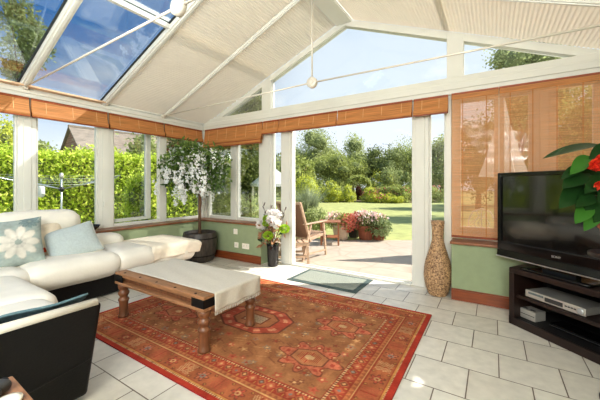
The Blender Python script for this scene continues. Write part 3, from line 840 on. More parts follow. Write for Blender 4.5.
# ================================================================== FURNITURE
# ---- rug (woven pattern worked out point by point)
RX0, RX1, RY0, RY1 = -3.11, -.476, 1.15, 3.015
def rug_color(x, y):
    W, H = RX1-RX0, RY1-RY0
    px, py = x-RX0, y-RY0
    dx, dy = min(px, W-px), min(py, H-py)
    e = min(dx, dy)                                # distance from the edge
    along = py if dx < dy else px
    n1 = mnoise.noise(Vector((x*9, y*9, 0))); n2 = mnoise.noise(Vector((x*40, y*40, 3)))
    rust=(168,92,52); brown=(150,104,62); red=(160,30,24); pink=(192,108,82); beige=(222,190,140); dark=(86,44,34); blue=(112,122,122); gold=(186,138,70); deep=(136,44,32)
    c = rust
    if e < .036: c = red
    elif e < .046: c = dark if (along*60)%1 < .4 else beige
    elif e < .056: c = gold
    elif e < .064: c = deep
    elif e < .185:                                  # main border: leaf sprays and rosettes
        t = (e-.1245)/.06; s = (along/.15)
        k = s-math.floor(s)-.5; ki = int(math.floor(s))
        c = (160,88,56) if n1 > -.1 else (146,80,50)
        rr = math.hypot(k*2.6, t); a = math.atan2(t, k*2.6)
        if ki % 2 == 0:
            pet = .62+.22*math.cos(a*6)
            if rr < pet: c = pink if ki % 4 else (170,64,52)
            if abs(rr-pet) < .09: c = dark
            if rr < .34: c = blue if ki % 4 else (196,160,110)
            if rr < .15: c = deep
        else:
            f = abs(k)*5-t*.8
            if abs(t) < .85 and abs(k) < .36 and (f % .55) < .2: c = (204,176,128) if ki % 4 == 1 else (176,74,58)
            if abs(k) < .03 and abs(t) < .85: c = deep
        q = abs(abs(k)-.5)*2.6+abs(abs(t)-.8)
        if q < .25: c = dark
        if q < .12: c = gold
    elif e < .192: c = deep
    elif e < .200: c = (200,164,108)
    elif e < .232:                                  # narrow guard with zigzag
        z_ = abs(((along/.04) % 1)-.5)*2; c = (138,72,46) if (e-.2)/.032 < z_ else (176,106,66)
    elif e < .240: c = deep
    elif e < .315:                                  # red inner band with lozenges
        t = (e-.2775)/.037; s = along/.07; k = (s-math.floor(s)-.5)*2; ki = int(math.floor(s))
        c = (146,44,34)
        q = abs(k)*.9+abs(t)*.9
        if q < .85: c = (176,98,66)
        if q < .62: c = dark if ki % 2 else (186,84,66)
        if q < .34: c = (206,164,112) if ki % 3 else blue
        if abs(abs(k)-1) < .12 and abs(t) > .5: c = gold
    elif e < .330: c = (214,184,136) if (along*48)%1 < .5 else dark
    elif e < .340: c = deep
    else:                                           # field
        c = (150,104,68) if n1 > .1 else ((142,96,62) if n1 > -.25 else (132,88,58))
        cx, cy = (RX0+RX1)/2, (RY0+RY1)/2
        X, Y = x-cx, y-cy
        done = False
        ax, ay = abs(X), abs(Y)
        # centre medallion: ring of pink teeth round a pale blue-grey panel
        q = max(ax/.34, ay/.235, (ax/.34+ay/.235)/1.5)
        if q < 1:
            done = True
            tooth = int((math.atan2(Y, X)*13)/math.pi) % 2
            c = (150,98,66)
            if q > .6: c = (182,84,68) if tooth else (158,58,46)
            if abs(q-.97) < .03 or abs(q-.60) < .03: c = dark
            if abs(q-.78) < .05 and tooth: c = (210,150,116)
            if ax < .10 and ay < .06: c = (134,132,118) if (int(X*70)+int(Y*70)) % 2 else (178,168,142)
            if .10 < max(ax, ay*1.6) < .118 and q < .6: c = dark
        for mx_, my_ in ((.72,.275),(-.72,.275),(.72,-.275),(-.72,-.275)):
            u, v = X-mx_, Y-my_
            au, av = abs(u), abs(v)
            a = math.atan2(v, u); rr = math.hypot(u/.26, v/.20)
            star = .82+.18*math.cos(a*8)
            if rr < star:
                done = True
                c = (186,102,78) if n2 > -.1 else (170,88,66)
                if abs(rr-star) < .06: c = dark
                if abs(rr-.68) < .06 and math.cos(a*16) > .2: c = (150,50,42)
                hx = max(au/.115, (au/.115*.5+av/.085*.9))
                if hx < 1.15: c = dark
                if hx < 1.03: c = (166,112,76)
                if hx < .74: c = (150,44,36) if (abs(u)*80) % 1 < .5 else (190,140,92)
                if hx < .3: c = (214,184,136)
                for ux, uy in ((.15,.085),(-.15,.085),(.15,-.085),(-.15,-.085),(.0,.14),(.0,-.14)):
                    w2 = math.hypot(u-ux, v-uy)
                    if w2 < .024: c = deep
                    if w2 < .011: c = (214,184,136)
        if not done:
            for off, sc_ in ((0,.095),(.5,.13)):
                gx, gy = X/sc_+off, Y/(sc_*.85)+off
                ix, iy = math.floor(gx), math.floor(gy); fx, fy = gx-ix-.5, gy-iy-.5
                h = math.sin(ix*12.9+iy*78.2+off*31)*43758.5; h -= math.floor(h)
                d = abs(fx)+abs(fy); a = math.atan2(fy, fx); r5 = math.hypot(fx, fy)
                if h > .45 and r5 < .30*(.7+.3*math.cos(a*5+h*9)): c = ((168,78,60),(122,116,100),(186,142,92),(112,66,46))[int(h*40) % 4]
                if h > .45 and r5 < .09: c = (206,172,122) if h > .7 else deep
                if .2 < h < .4 and abs(fy-.5*fx*(1 if h > .3 else -1)) < .05 and abs(fx) < .36: c = (180,140,92) if h > .3 else (112,70,48)
    c = tuple(q*.68+w_*.32 for q, w_ in zip(c, (178,112,72)))
    n3 = mnoise.noise(Vector((x*110, y*110, 7))); f = 1.06+.16*n2+.10*n1+.22*n3
    return tuple(min(1, v*f) for v in lin(tuple(max(0, min(255, q)) for q in c))[:3])+(1,)
RW, RH = RX1-RX0, RY1-RY0
me = grid_mesh(440, 310, lambda u, v: (RX0+u*RW, RY0+v*RH, .011), lambda u, v: rug_color(RX0+u*RW, RY0+v*RH), 'persian_rug')
rug = obj('rug', me, vcolmat('woven_wool_pile'), label='large red and rust persian style rug under the coffee table', cat='rug')
bm = B(); box(bm, RX0, RX1, RY0, RY1, .001, .0105)
obj('backing', bm, M('dark_red_rug_edge', (150,26,22), .95, var=.15, scale=60), rug)

# ---- door mat
t = empty('door_mat', 'grey door mat lying on the tiles inside the patio doorway', 'mat', (-1.755, 3.46, 0))
obj('border', boxm(-.47,.47,-.285,.285,.001,.008), MATEDGE, t, bevel=.003)
obj('pile', boxm(-.41,.41,-.225,.225,.008,.014), MATGREY, t)

# ---- coffee table
t = empty('coffee_table', 'low rustic pine coffee table with iron corner plates on the rug', 'table', (-2.3, 1.715, .012))
TX, TY = .60, .295
bm = B(); box(bm, -TX+.10, TX-.10, -TY, TY, .372, .408)
box(bm, -TX, -TX+.098, -TY, TY, .372, .408); box(bm, TX-.098, TX, -TY, TY, .372, .408)
obj('tabletop', bm, PINE, t, bevel=.006)
bm = B(); box(bm, -TX+.02, TX-.02, -TY+.035, -TY+.06, .325, .372); box(bm, -TX+.02, TX-.02, TY-.045, TY-.02, .325, .372)
box(bm, -TX+.02, -TX+.045, -TY+.045, TY-.045, .325, .372); box(bm, TX-.045, TX-.02, -TY+.045, TY-.045, .325, .372)
obj('apron', bm, PINELEG, t, bevel=.003)
bm = B(); y=.0
box(bm, -TX, TX, -TY-.004, -TY+.05, .30, .325); box(bm, -TX, TX, TY-.05, TY+.004, .30, .325); box(bm, -TX, -TX+.05, -TY+.05, TY-.05, .30, .325); box(bm, TX-.05, TX, -TY+.05, TY-.05, .30, .325)
obj('lower_moulding', bm, PINE, t, bevel=.007)
LP = [(.046,0),(.046,.014),(.039,.026),(.036,.06),(.037,.125),(.04,.14),(.047,.155),(.040,.168),(.030,.176),(.036,.19),(.046,.205),(.047,.222),(.036,.238),(.033,.246),(.044,.258),(.048,.275),(.048,.30)]
for sx in (-1,1):
    for sy in (-1,1):
        obj('leg', lathe(B(), LP, (sx*(TX-.055), sy*(TY-.05), 0), 20), PINELEG, t)
        bm = B()
        a0, a1 = sorted((sx*(TX+.003), sx*(TX-.13))); b0, b1 = sorted((sy*(TY+.003), sy*(TY-.004)))
        box(bm, a0, a1, b0, b1,   .326, .388)
        a0, a1 = sorted((sx*(TX+.003), sx*(TX-.004))); b0, b1 = sorted((sy*(TY+.003), sy*(TY-.10)))
        box(bm, a0, a1, b0, b1, .326, .388)
        obj('corner_plate', bm, IRON, t, bevel=.002)
for i in range(5):
    for sy in (-1,1):
        bm = B(); bmesh.ops.create_icosphere(bm, subdivisions=2, radius=.011)
        for v in bm.verts: v.co.z = v.co.z*.4+.408; v.co.x += -TX+.12+i*.24; v.co.y += sy*(TY-.028)
        obj('stud', bm, IRON, t, smooth=True)
for sx in (-1,1):
    for k in (-1,0,1):
        bm = B(); bmesh.ops.create_icosphere(bm, subdivisions=2, radius=.011)
        for v in bm.verts: v.co.z = v.co.z*.4+.408; v.co.x += sx*(TX-.03); v.co.y += k*.16
        obj('stud', bm, IRON, t, smooth=True)
# runner over the table, hanging down at the right-hand end
def runner(u, v):
    s = u*1.30; yy = 1.502+v*.508
    x = -2.86+s; z = .4235
    wv = .0015*math.sin(yy*40+s*9)
    if x > -1.69:
        o = x+1.69; x = -1.69+.006+.006*math.sin(yy*30)*min(1, o*20) ; z = .4235-o-.0
    return (x, yy, z+wv+.002)
rn = obj('table_runner', grid_mesh(90, 40, runner), LINEN, smooth=True, label='oatmeal linen runner draped over the coffee table, hanging at one end', cat='table runner')
sf = rn.modifiers.new('thick', 'SOLIDIFY'); sf.thickness = .003; sf.offset = 1
bm = B()
for i in range(86):
    yy = 1.504+i*.0059
    bar(bm, (-1.682+.006*math.sin(yy*30), yy, .298), (-1.680+.006*math.sin(yy*30)+random.uniform(-.004,.004), yy+random.uniform(-.004,.004), .272), .002, .002)
obj('fringe', bm, LINEN, rn)

# ---- corner sofa
t = empty('corner_sofa', 'large cream and black leather corner sofa under the left windows', 'sofa', (-3.6, .7, 0))
def sp_(name, bm, m, **k):
    bmesh.ops.translate(bm, verts=bm.verts[:], vec=(3.6,-.7,0)); return obj(name, bm, m, t, **k)
def arc(cx, cy, r, a0, a1, n=8): return [(cx+r*math.cos(R(a0+(a1-a0)*i/n)), cy+r*math.sin(R(a0+(a1-a0)*i/n))) for i in range(n+1)]
# black plinth following the inner corner
ol = [(-4.28,2.12),(-3.56,2.12),(-3.52,1.10)] + arc(-3.36,1.0,.16,190,262,4) + [(-3.30,.80),(-1.98,.76),(-1.98,-.25),(-4.28,-.25)]
bm = prism(B(), ol, .015, .26); sp_('base', bm, LEATHER, bevel=.03)
# seats
bm = rbox(B(), (-3.765,1.925,.355), (.76,.50,.25), .12, 12, .012, .005, seed=1); sp_('seat_cushion', bm, CREAM, smooth=True)
bm = rbox(B(), (-3.755,1.34,.36), (.78,.84,.25), .12, 12, .015, .006, seed=2); sp_('seat_cushion', bm, CREAM, smooth=True)
bm = rbox(B(), (-3.755,.50,.352), (.78,1.0,.24), .11, 12, .012, .006, seed=4); sp_('corner_seat_cushion', bm, CREAM, smooth=True)
bm = rbox(B(), (-2.99,.45,.348), (.92,.90,.24), .11, 12, .012, .006, seed=6); sp_('seat_cushion', bm, CREAM, smooth=True)
bm = rbox(B(), (-2.29,.42,.345), (.62,.83,.24), .10, 12, .012, .006, seed=3); sp_('seat_cushion', bm, CREAM, smooth=True)
# back cushions along the windows
rot = Matrix.Rotation(R(10),3,'Y')
bm = rbox(B(), (-4.10,1.22,.67), (.24,.74,.50), .10, 12, .03, .012, rot, 5); sp_('back_cushion', bm, CREAM, smooth=True)
bm = rbox(B(), (-4.12,.42,.67), (.24,.80,.50), .10, 12, .03, .012, rot, 8); sp_('back_cushion', bm, CREAM, smooth=True)
bm = rbox(B(), (-4.14,1.83,.50), (.30,.52,.19), .09, 10, .01, .008, None, 11); sp_('low_back_roll', bm, CREAM, smooth=True)
bm = rbox(B(), (-3.2,-.17,.62), (2.3,.22,.42), .10, 12, .02, .01, None, 13); sp_('back_cushion', bm, CREAM, smooth=True)
bm = rbox(B(), (-4.255,.95,.32), (.09,2.2,.54), .04, 10, 0); sp_('back_frame', bm, LEATHER, smooth=True)
# end arm: black outer panel leaning out, cream roll on top
pan = [(-1.915,.795,.03),(-1.915,-.28,.03),(-1.86,-.28,.545),(-1.86,.845,.545)]
bm = extr(B(), pan, (-.09,0,0)); sp_('arm_panel', bm, LEATHER, bevel=.02)
bm = tube(B(), [(-1.885,-.27,.545),(-1.885,.3,.547),(-1.885,.825,.545)], [.024,.026,.024], 12); sp_('arm_top_roll', bm, CREAM)
for y0, y1, z0, z1 in ((.30,.255,.05,.52),):
    bm = tube(B(), [(-1.910,y1,z0),(-1.857,y0,z1)], .0035, 6); sp_('seam', bm, STANDIN)
bm = tube(B(), [(-1.893,.80,.24),(-1.895,.55,.20),(-1.897,.30,.17)], .0035, 6); sp_('seam', bm, STANDIN)

# teal throw lying along the arm
def thr(u, v):
    y = .80-v*1.0; x = -1.93-u*.30
    z = .580-.086*min(1,(u*1.6))+.006*math.sin(y*17+u*5)+ (.012 if u < .12 else 0)
    return (x, y, z)
o = obj('wool_throw', grid_mesh(16, 40, thr), TEAL, smooth=True, label='teal wool throw lying along the arm of the sofa', cat='throw')
o.modifiers.new('thick', 'SOLIDIFY').thickness = .012

# cream throw over the end footstool
t = empty('footstool', 'low black and cream footstool at the sofa end beside the plant pot', 'footstool', (-3.83, 2.44, 0))
obj('base', boxm(-.36,.36,-.28,.28,.03,.20), LEATHER, t, bevel=.02)
obj('padded_top', rbox(B(), (0,0,.32), (.80,.66,.24), .10, 10, .02), CREAM, t, smooth=True)
def drape(u, v):
    # u across (wall to room), v along the wall
    X = -.46+u*1.0; Y = -.42+v*.86
    sx = 1 if X > 0 else -1; sy = 1 if Y > 0 else -1
    ox = max(0, abs(X)-.36); oy = max(0, abs(Y)-.29)
    cr = .055
    def fold(o):
        if o <= cr*1.57: a = o/cr; return cr*math.sin(a), cr*(1-math.cos(a))
        return cr, cr+(o-cr*1.57)
    hx, dx_ = fold(ox); hy, dy_ = fold(oy)
    wob = .012*math.sin(X*17+Y*3)*min(1, oy*12) + .012*math.sin(Y*19+X*4)*min(1, ox*12)
    z = .457+.018*(1-(X/.5)**2)*(1-(Y/.5)**2)-max(dx_, dy_)-.2*min(dx_,dy_)+.004*mnoise.noise(Vector((X*9,Y*9,1)))
    return (-3.83+sx*(min(abs(X),.36)+hx)+ (wob*sx if ox>0 else 0), 2.44+sy*(min(abs(Y),.29)+hy)+(wob*sy if oy>0 else 0), max(.02,z))
o = obj('cotton_throw', grid_mesh(60, 52, drape), THROW, smooth=True, label='cream cotton throw draped over the footstool at the sofa end', cat='throw')
sf = o.modifiers.new('thick', 'SOLIDIFY'); sf.thickness = .006; sf.offset = 1

# scatter cushions
def flower(u, v):
    base = lin((162,172,166)); n = mnoise.noise(Vector((u*14, v*14, 0)))
    c = tuple(x*(1+.12*n) for x in base[:3])
    for cx, cy, rr, ph in ((.22,-.08,.72,.2),(.62,.80,.34,.8),(-.85,-.95,.42,0)):
        a = math.atan2(v-cy, u-cx); d = math.hypot(u-cx, v-cy)/rr
        pet = .62+.36*abs(math.cos(a*4.5+ph))
        if d < pet:
            k = abs(math.cos(a*4.5+ph))
            w_ = .82+.18*k-.12*(d < .35)
            col = lin((218,212,200)) if cx < .4 else lin((132,150,150))
            c = tuple(x*w_ for x in col[:3])
            if d > pet-.05: c = tuple(x*.75 for x in col[:3])
            if d < .16: c = lin((150,158,150))[:3]
    return (*c, 1)
def poppy(u, v):
    c = lin((228,212,188))[:3]
    for cx, cy, rr, col in ((-.05,-.62,.26,(206,70,38)),(.4,-.75,.2,(214,86,44)),(-.45,-.35,.16,(196,60,36)),(-.2,.5,.12,(70,58,50))):
        a = math.atan2(v-cy, u-cx); d = math.hypot(u-cx, v-cy)
        if d < rr*(.75+.25*math.cos(a*3)): c = lin(col)[:3]
        if d < rr*.2: c = lin((40,30,26))[:3]
    return (*c, 1)
VC = vcolmat('printed_cushion_cotton', .95, .2, 250)
def cushion(label, me, m, loc, rx, ry, rz, name='cushion', pipe=None):
    o = obj(name, me, m, smooth=True, label=label, cat='cushion'); o.location = loc; o.rotation_mode = 'XYZ'
    o.rotation_euler = (R(rx), R(ry), R(rz)); return o
# local y of a pillow is its thickness; facing the room (+x) needs rz about 90
c1 = cushion('blue cushion printed with a large white flower, leaning in sofa corner', pillow(.47,.47,.16,60,flower), VC, (-3.77,.93,.665), -24, -4, 76)
c2 = cushion('plain pale blue linen cushion leaning on the sofa back', pillow(.47,.40,.15,30), BLUEC, (-3.77,1.42,.605), -40, -13, 80)
bm = B(); n = 60; pts = []
for i in range(n+1):
    a = 2*math.pi*i/n; ca, sa = math.cos(a), math.sin(a); k = 1/max(abs(ca), abs(sa)); u, v = ca*k, sa*k
    pts.append((.235*u*(1-.07*(1-v*v)), 0, .20*v*(1-.07*(1-u*u))))
obj('piping', tube(bm, pts, .005, 6), PIPING, c2)
c3 = cushion('cream cushion with red poppies, half hidden behind the plain blue one', pillow(.42,.42,.14,50,poppy), VC, (-3.93,1.19,.64), -24, -6, 84)

# dark bowl on the sill behind the sofa
o = obj('bowl', lathe(B(), [(.03,0),(.035,.006),(.075,.045),(.095,.075),(.09,.075),(.068,.046),(.02,.012)], n=28), BLKGL, smooth=True, label='small dark glossy bowl on the window sill behind the sofa back', cat='bowl')
o.location = (-4.42, 1.88, .613)

# ---- little pine table at the bottom left with small things on it
t = empty('side_table', 'small pine side table with black inlaid ovals in front of the sofa arm', 'table', (-1.55, .12, 0), 0)
ol_ = [(.05,.255),(.05,-.30),(.55,-.30),(.55,.245)]
obj('tabletop', prism(B(), ol_, .47, .50), PINE, t, bevel=.006)
for x in (.09,.50):
    for y in (-.26,.20): obj('leg', boxm(x-.025,x+.025,y-.025,y+.025,0,.47), PINELEG, t, bevel=.004)
for x, y, r in ((.066,.229,.016),(.221,.228,.016),(.36,.225,.016)):
    bm = lathe(B(), [(.018,0),(.018,.0015)], n=16)
    for v in bm.verts: v.co = Vector((x+v.co.x*1.2, y+v.co.y*.6, .5005+v.co.z))
    obj('inlay', bm, IRON, t)
t = empty('game_controller', 'black game controller on the small pine side table', 'controller', (-1.43, .285, .501), R(30))
bm = B(); rbox(bm, (0,0,.022), (.14,.075,.04), .018, 6); rbox(bm, (-.06,-.04,.02), (.04,.07,.036), .017, 5); rbox(bm, (.06,-.04,.02), (.04,.07,.036), .017, 5); obj('body', bm, DKGREY, t, smooth=True)
for x in (-.03,.03): obj('thumb_stick', lathe(B(), [(.006,.04),(.006,.05),(.011,.052),(.010,.056)], (x,0,0), 12), BLKGL, t, smooth=True)
o = obj('coaster', lathe(B(), [(.03,0),(.036,.003),(.036,.012),(.02,.016),(.002,.016)], n=20), SOCKET, smooth=True, label='small round white object on the small pine side table', cat='coaster')
o.location = (-1.315,.318,.501)

# ---- television corner unit
F1 = Vector((.118,3.224,0)); ev = Vector((.745,-.667,0)).normalized(); nv = Vector((.667,.745,0)).normalized()
t = empty('tv_stand', 'dark wood corner stand with open shelves under the television', 'tv stand')
ol = [(.118,3.224),(.937,2.49),(1.13,2.60),(1.13,3.54),(.30,3.54)]
obj('top_board', prism(B(), ol, .445, .49), ESPRESSO, t, bevel=.006)
def inset(f0, f1, b): 
    a = F1+ev*f0+nv*b; c_ = F1+ev*(1.10-f1)+nv*b
    return [(a.x,a.y),(c_.x,c_.y),(1.09,2.66),(1.09,3.50),(.34,3.50)]
obj('shelf', prism(B(), inset(.03,.03,.03), .235, .262), ESPRESSO, t, bevel=.003)
obj('bottom_shelf', prism(B(), inset(.03,.03,.03), .045, .065), STANDIN, t)
p, q = F1+nv*.01, F1+ev*1.10+nv*.01
bm = bar(B(), (p.x,p.y,.033), (q.x,q.y,.033), .02, .064); obj('plinth', bm, ESPRESSO, t)
def post(f, b0, b1, w_):
    a = F1+ev*f
    pl = [a+nv*b0, a+ev*w_+nv*b0, a+ev*w_+nv*b1, a+nv*b1]
    return prism(B(), [(v.x,v.y) for v in pl], 0, .446)
obj('side_panel', post(0,.0,.35,.045), ESPRESSO, t, bevel=.003); obj('side_panel', post(1.055,.0,.12,.045), ESPRESSO, t, bevel=.003)
bm = B(); box(bm, .34, 1.10, 3.50, 3.52, .06, .44); box(bm, 1.09, 1.11, 2.66, 3.52, .06, .44); obj('back_panel', bm, STANDIN, t)

def stand_obj(name, label, cat, a, b, z, group=None):
    p = F1+ev*a+nv*b
    return empty(name, label, cat, (p.x,p.y,z), math.atan2(ev.y, ev.x), group)
# local x along the stand front, local y to the back
t = stand_obj('dvd_player', 'slim silver disc player on the middle shelf of the tv stand', 'dvd player', .32, .06, .263)
obj('case', boxm(-.215,.215,.008,.24,.006,.06), SILVER, t, bevel=.004)
obj('front_panel', boxm(-.218,.218,-.004,.008,.004,.062), SILVER, t, bevel=.003)
obj('disc_tray', boxm(-.19,-.07,-.0065,-.004,.034,.05), DISPLAY, t); obj('display', boxm(-.06,.07,-.006,-.004,.016,.048), DKGREY, t)
for i in range(4): obj('button', boxm(.085+i*.02,.098+i*.02,-.008,-.004,.03,.038), DKGREY, t)
bm = lathe(B(), [(.021,0),(.021,.008),(.016,.010)], n=20); bmesh.ops.rotate(bm, verts=bm.verts[:], cent=(0,0,0), matrix=Matrix.Rotation(R(90),3,'X')); bmesh.ops.translate(bm, verts=bm.verts[:], vec=(.188,-.004,.033)); obj('jog_dial', bm, ALU, t)
for sx in (-.17,.17): obj('foot', lathe(B(), [(.014,0),(.014,.006)], (sx,.05,0), 12), DKGREY, t)
t = stand_obj('media_box', 'small silver box on the bottom shelf of the tv stand', 'media box', .095, .075, .066)
obj('case', boxm(-.075,.075,.0,.12,.0,.078), SILVER, t, bevel=.005)
bm = boxm(-.05,-.015,.02,.045,.078,.082); box(bm, .015,.05,.02,.045,.078,.082); obj('button', bm, DKGREY, t)
obj('front_groove', boxm(-.07,.07,-.0015,.0,.036,.041), DKGREY, t)
o = stand_obj('flat_console', 'flat black console lying on the bottom shelf of the tv stand', 'console', .40, .12, .066)
obj('case', boxm(-.15,.19,0,.14,0,.03), TVBLK, o, bevel=.003); obj('trim_line', boxm(-.15,.19,-.002,0,.013,.017), DKGREY, o)

# ---- television
TVW = 1.02
t = stand_obj('television', 'large black flat screen television on the corner stand', 'television', -.175, .10, .491)
z0, z1 = .125, .829
bm = B(); fw = .032
box(bm, 0, fw, -.03, .0, z0, z1); box(bm, TVW-fw, TVW, -.03, 0, z0, z1); box(bm, fw, TVW-fw, -.03, 0, z1-fw*1.1, z1); box(bm, fw, TVW-fw, -.03, 0, z0, z0+.075)
obj('bezel', bm, TVBLK, t, bevel=.005)
obj('screen', boxm(fw, TVW-fw, -.012, -.004, z0+.075, z1-fw*1.1), SCREEN, t)
obj('rear_casing', box(boxm(.01, TVW-.01, 0, .045, z0+.01, z1-.01), .15, TVW-.15, .045, .085, z0+.05, z1-.15), DKGREY, t, bevel=.008)
bm = extr(B(), [(0,-.03,z0-.002),(0,-.036,z0-.055),(0,-.03,z0-.068),(0,.03,z0-.068),(0,.03,z0-.002)], (TVW,0,0)); obj('speaker_bar', bm, TVBLK, t, bevel=.003)
bm = bar(B(), (0,-.040,z0-.062), (TVW,-.040,z0-.062), .012, .007); obj('chrome_strip', bm, ALU, t)
obj('stand_neck', boxm(TVW/2-.12, TVW/2+.12, -.01, .05, .015, z0-.06), TVBLK, t)
obj('stand_foot', rbox(B(), (TVW/2,.03,.0095), (.50,.24,.018), .008, 6), TVBLK, t, smooth=True)
fc = bpy.data.curves.new('maker_lettering', 'FONT'); fc.body = 'SONY'; fc.size = .026; fc.extrude = .0006; fc.align_x = 'CENTER'; pass
fo = bpy.data.objects.new('lettering_source', fc); fm = bpy.data.meshes.new_from_object(fo); bpy.data.objects.remove(fo)
fo = obj('maker_lettering', fm, ALU, t); fo.location = (TVW*.5, -.0315, z0+.022); fo.rotation_euler = (R(90),0,0)

# ---- wicker floor vase
m, nt, out = newmat('coiled_wicker'); p = nt.nodes.new('ShaderNodeBsdfPrincipled'); p.inputs['Roughness'].default_value = .55
v = mapped(nt, (1,1,1)); vo = nt.nodes.new('ShaderNodeTexVoronoi'); vo.inputs['Scale'].default_value = 75; nt.links.new(v, vo.inputs['Vector'])
nz = nt.nodes.new('ShaderNodeTexNoise'); nz.inputs['Scale'].default_value = 60; nz.inputs['Detail'].default_value = 2; nt.links.new(v, nz.inputs['Vector'])
rp = nt.nodes.new('ShaderNodeValToRGB'); rp.color_ramp.elements[0].color = lin((92,58,36)); rp.color_ramp.elements[0].position = .3; rp.color_ramp.elements[1].color = lin((216,176,132)); rp.color_ramp.elements[1].position = .68
nt.links.new(nz.outputs['Fac'], rp.inputs[0]); nt.links.new(rp.outputs[0], p.inputs['Base Color'])
bp = nt.nodes.new('ShaderNodeBump'); bp.inputs['Strength'].default_value = 1; bp.inputs['Distance'].default_value = .008; nt.links.new(nz.outputs['Fac'], bp.inputs['Height']); nt.links.new(bp.outputs[0], p.inputs['Normal']); nt.links.new(p.outputs[0], out.inputs[0]); WICKER = m
prof0 = [(.088,0),(.10,.02),(.122,.08),(.138,.16),(.143,.22),(.138,.30),(.122,.38),(.098,.46),(.076,.53),(.062,.59),(.058,.64),(.061,.72),(.066,.79),(.068,.815),(.055,.812),(.05,.70)]
prof = []
for i in range(len(prof0)-1):
    (r0,z0_),(r1,z1_) = prof0[i], prof0[i+1]; k = max(1, int(abs(z1_-z0_)/.009))
    for j in range(k):
        f = j/k; prof.append((r0+(r1-r0)*f+(.0035 if len(prof) % 2 else -.002), z0_+(z1_-z0_)*f))
prof.append(prof0[-1])
o = obj('wicker_vase', lathe(B(), prof, n=36), WICKER, label='tall brown woven wicker floor vase beside the patio doorway', cat='vase'); o.location = (-.515,3.645,0)

# ---- black vase and flower arrangement left of the doorway
VX, VY = -2.79, 3.62
t = empty('flower_vase', 'black glossy tapered vase on the floor left of the doorway', 'vase', (VX,VY,0))
obj('body', lathe(B(), [(.072,0),(.078,.01),(.088,.30),(.094,.335),(.088,.335),(.08,.30),(.07,.05)], n=28), BLKGL, t, smooth=True)
t = empty('flower_arrangement', 'white and lime green artificial flowers standing in the black vase', 'flowers', (VX,VY,.10))
rng = np.random.default_rng(4)
bm = B()
heads = [(.02,-.07,.60,'w',.105),(.12,-.08,.56,'w',.10),(-.02,-.02,.70,'w',.08),(-.215,.0,.50,'w',.10),(-.25,.03,.46,'w',.07),(.05,.03,.68,'w',.09),
         (.03,-.15,.38,'g',.085),(.25,-.05,.48,'g',.085),(-.07,-.05,.61,'g',.075),(-.05,-.10,.54,'g',.06)]
for x,y,z,k,r in heads: tube(bm, [(x*.1,y*.1,.1),(x*.5,y*.5,z*.6),(x,y,z)], .004, 5)
obj('stems', bm, M('green_stem', (92,110,56), .6), t)
for x,y,z,k,r in heads:
    n = 90 if k == 'w' else 240
    d = unit(n, rng); pts = np.array([x,y,z])+d*r*(.55 if k == 'w' else .8)*(1, 1, .8)
    if k == 'w':
        obj('white_bloom', leaf_mesh(pts, r*.85, rng, .8, d*1.0, 0, 'white_bloom'), L_WHITE, t)
    else:
        obj('green_bloom', leaf_mesh(pts, r*.42, rng, .6, d*1.3, 0, 'green_bloom'), L_LIME, t)
pts = np.array([0,-.03,.40])+rng.normal(size=(90,3))*(.085,.05,.085); pts[:,2] = np.clip(pts[:,2], .2, .56)
obj('dried_foliage', leaf_mesh(pts, .10, rng, .4, np.array([0,0,.5]), 0), L_DRIED, t)
bm = B()
for x, z in ((-.17,.86),(.26,.80),(-.02,.82)):
    tube(bm, [(0,0,.2),(x*.7,-.02,z*.7),(x,-.03,z)], [.005,.004,.002], 5)
    for i in range(4): bar(bm, (x*(.7+.07*i),-.02,z*(.72+.07*i)), (x*(.7+.07*i)+.03*(1 if i%2 else -1),-.03,z*(.72+.07*i)+.05), .012, .006)
obj('twigs', bm, M('dark_twig', (74,48,40), .8), t)
pts = np.array([[-.27,-.02,.30],[-.22,-.05,.27],[.16,.0,.40],[-.15,-.02,.55]]); obj('leaves', leaf_mesh(pts, .16, rng, .45, np.array([[-1,0,0],[-1,0,-.2],[1,0,.2],[-.6,0,.6]])*2, 0), L_HOUSE, t)

# ---- wisteria standard in the corner pot
PX, PY = -3.99, 3.255
t = empty('corner_pot', 'dark ribbed barrel plant pot on the floor in the room corner', 'plant pot', (PX,PY,0))
obj('body', lathe(B(), [(.205,0),(.215,.01),(.25,.12),(.270,.25),(.268,.36),(.252,.45),(.246,.462),(.232,.462),(.235,.40)], n=36), DARKPOT, t, smooth=True)
obj('soil', lathe(B(), [(.236,.395),(.236,.42),(.02,.425)], n=24), SOIL, t)
for z in (.09,.36): obj('hoop', lathe(B(), [(.240 if z < .2 else .267, z),(.246 if z < .2 else .269, z+.012),(.249 if z < .2 else .265, z+.024)], n=36, cap=False), IRON, t, smooth=True)
t = empty('wisteria_tree', 'artificial wisteria tree with hanging white blossom in the corner pot', 'plant', (PX,PY,.42))
bm = B(); tube(bm, [(.0,0,-.02),(.01,-.01,.3),(-.005,.0,.6),(.0,0,.95)], [.026,.022,.021,.016], 10); tube(bm, [(.02,.015,-.02),(-.018,-.01,.25),(.02,.01,.5),(-.01,.01,.8)], [.012,.012,.011,.01], 8)
for i in range(7):
    a = i*.9; tube(bm, [(0,0,.75+.03*i),(math.cos(a)*.16,math.sin(a)*.16,1.0+.03*i),(math.cos(a)*.34-.02,math.sin(a)*.30-.03,1.16+.03*i)], [.012,.008,.004], 6)
obj('trunk', bm, BARK, t)
rng = np.random.default_rng(11)
def inroom(p):
    k = (p[:,0]+PX > XF+.10) & (p[:,1]+PY < YF-.10) & (p[:,2]+.42 < ZB-.28)
    kk = ~((p[:,0]+PX < XW+.05) & (p[:,2]+.42 < .66)) 
    return k & kk
blobs = [(-.05,-.06,1.10,.48,.42,.42),(-.32,-.22,1.02,.26,.28,.34),(.22,.12,1.06,.30,.24,.36),(.0,-.30,1.20,.3,.25,.28),(-.1,.1,.80,.3,.3,.2)]
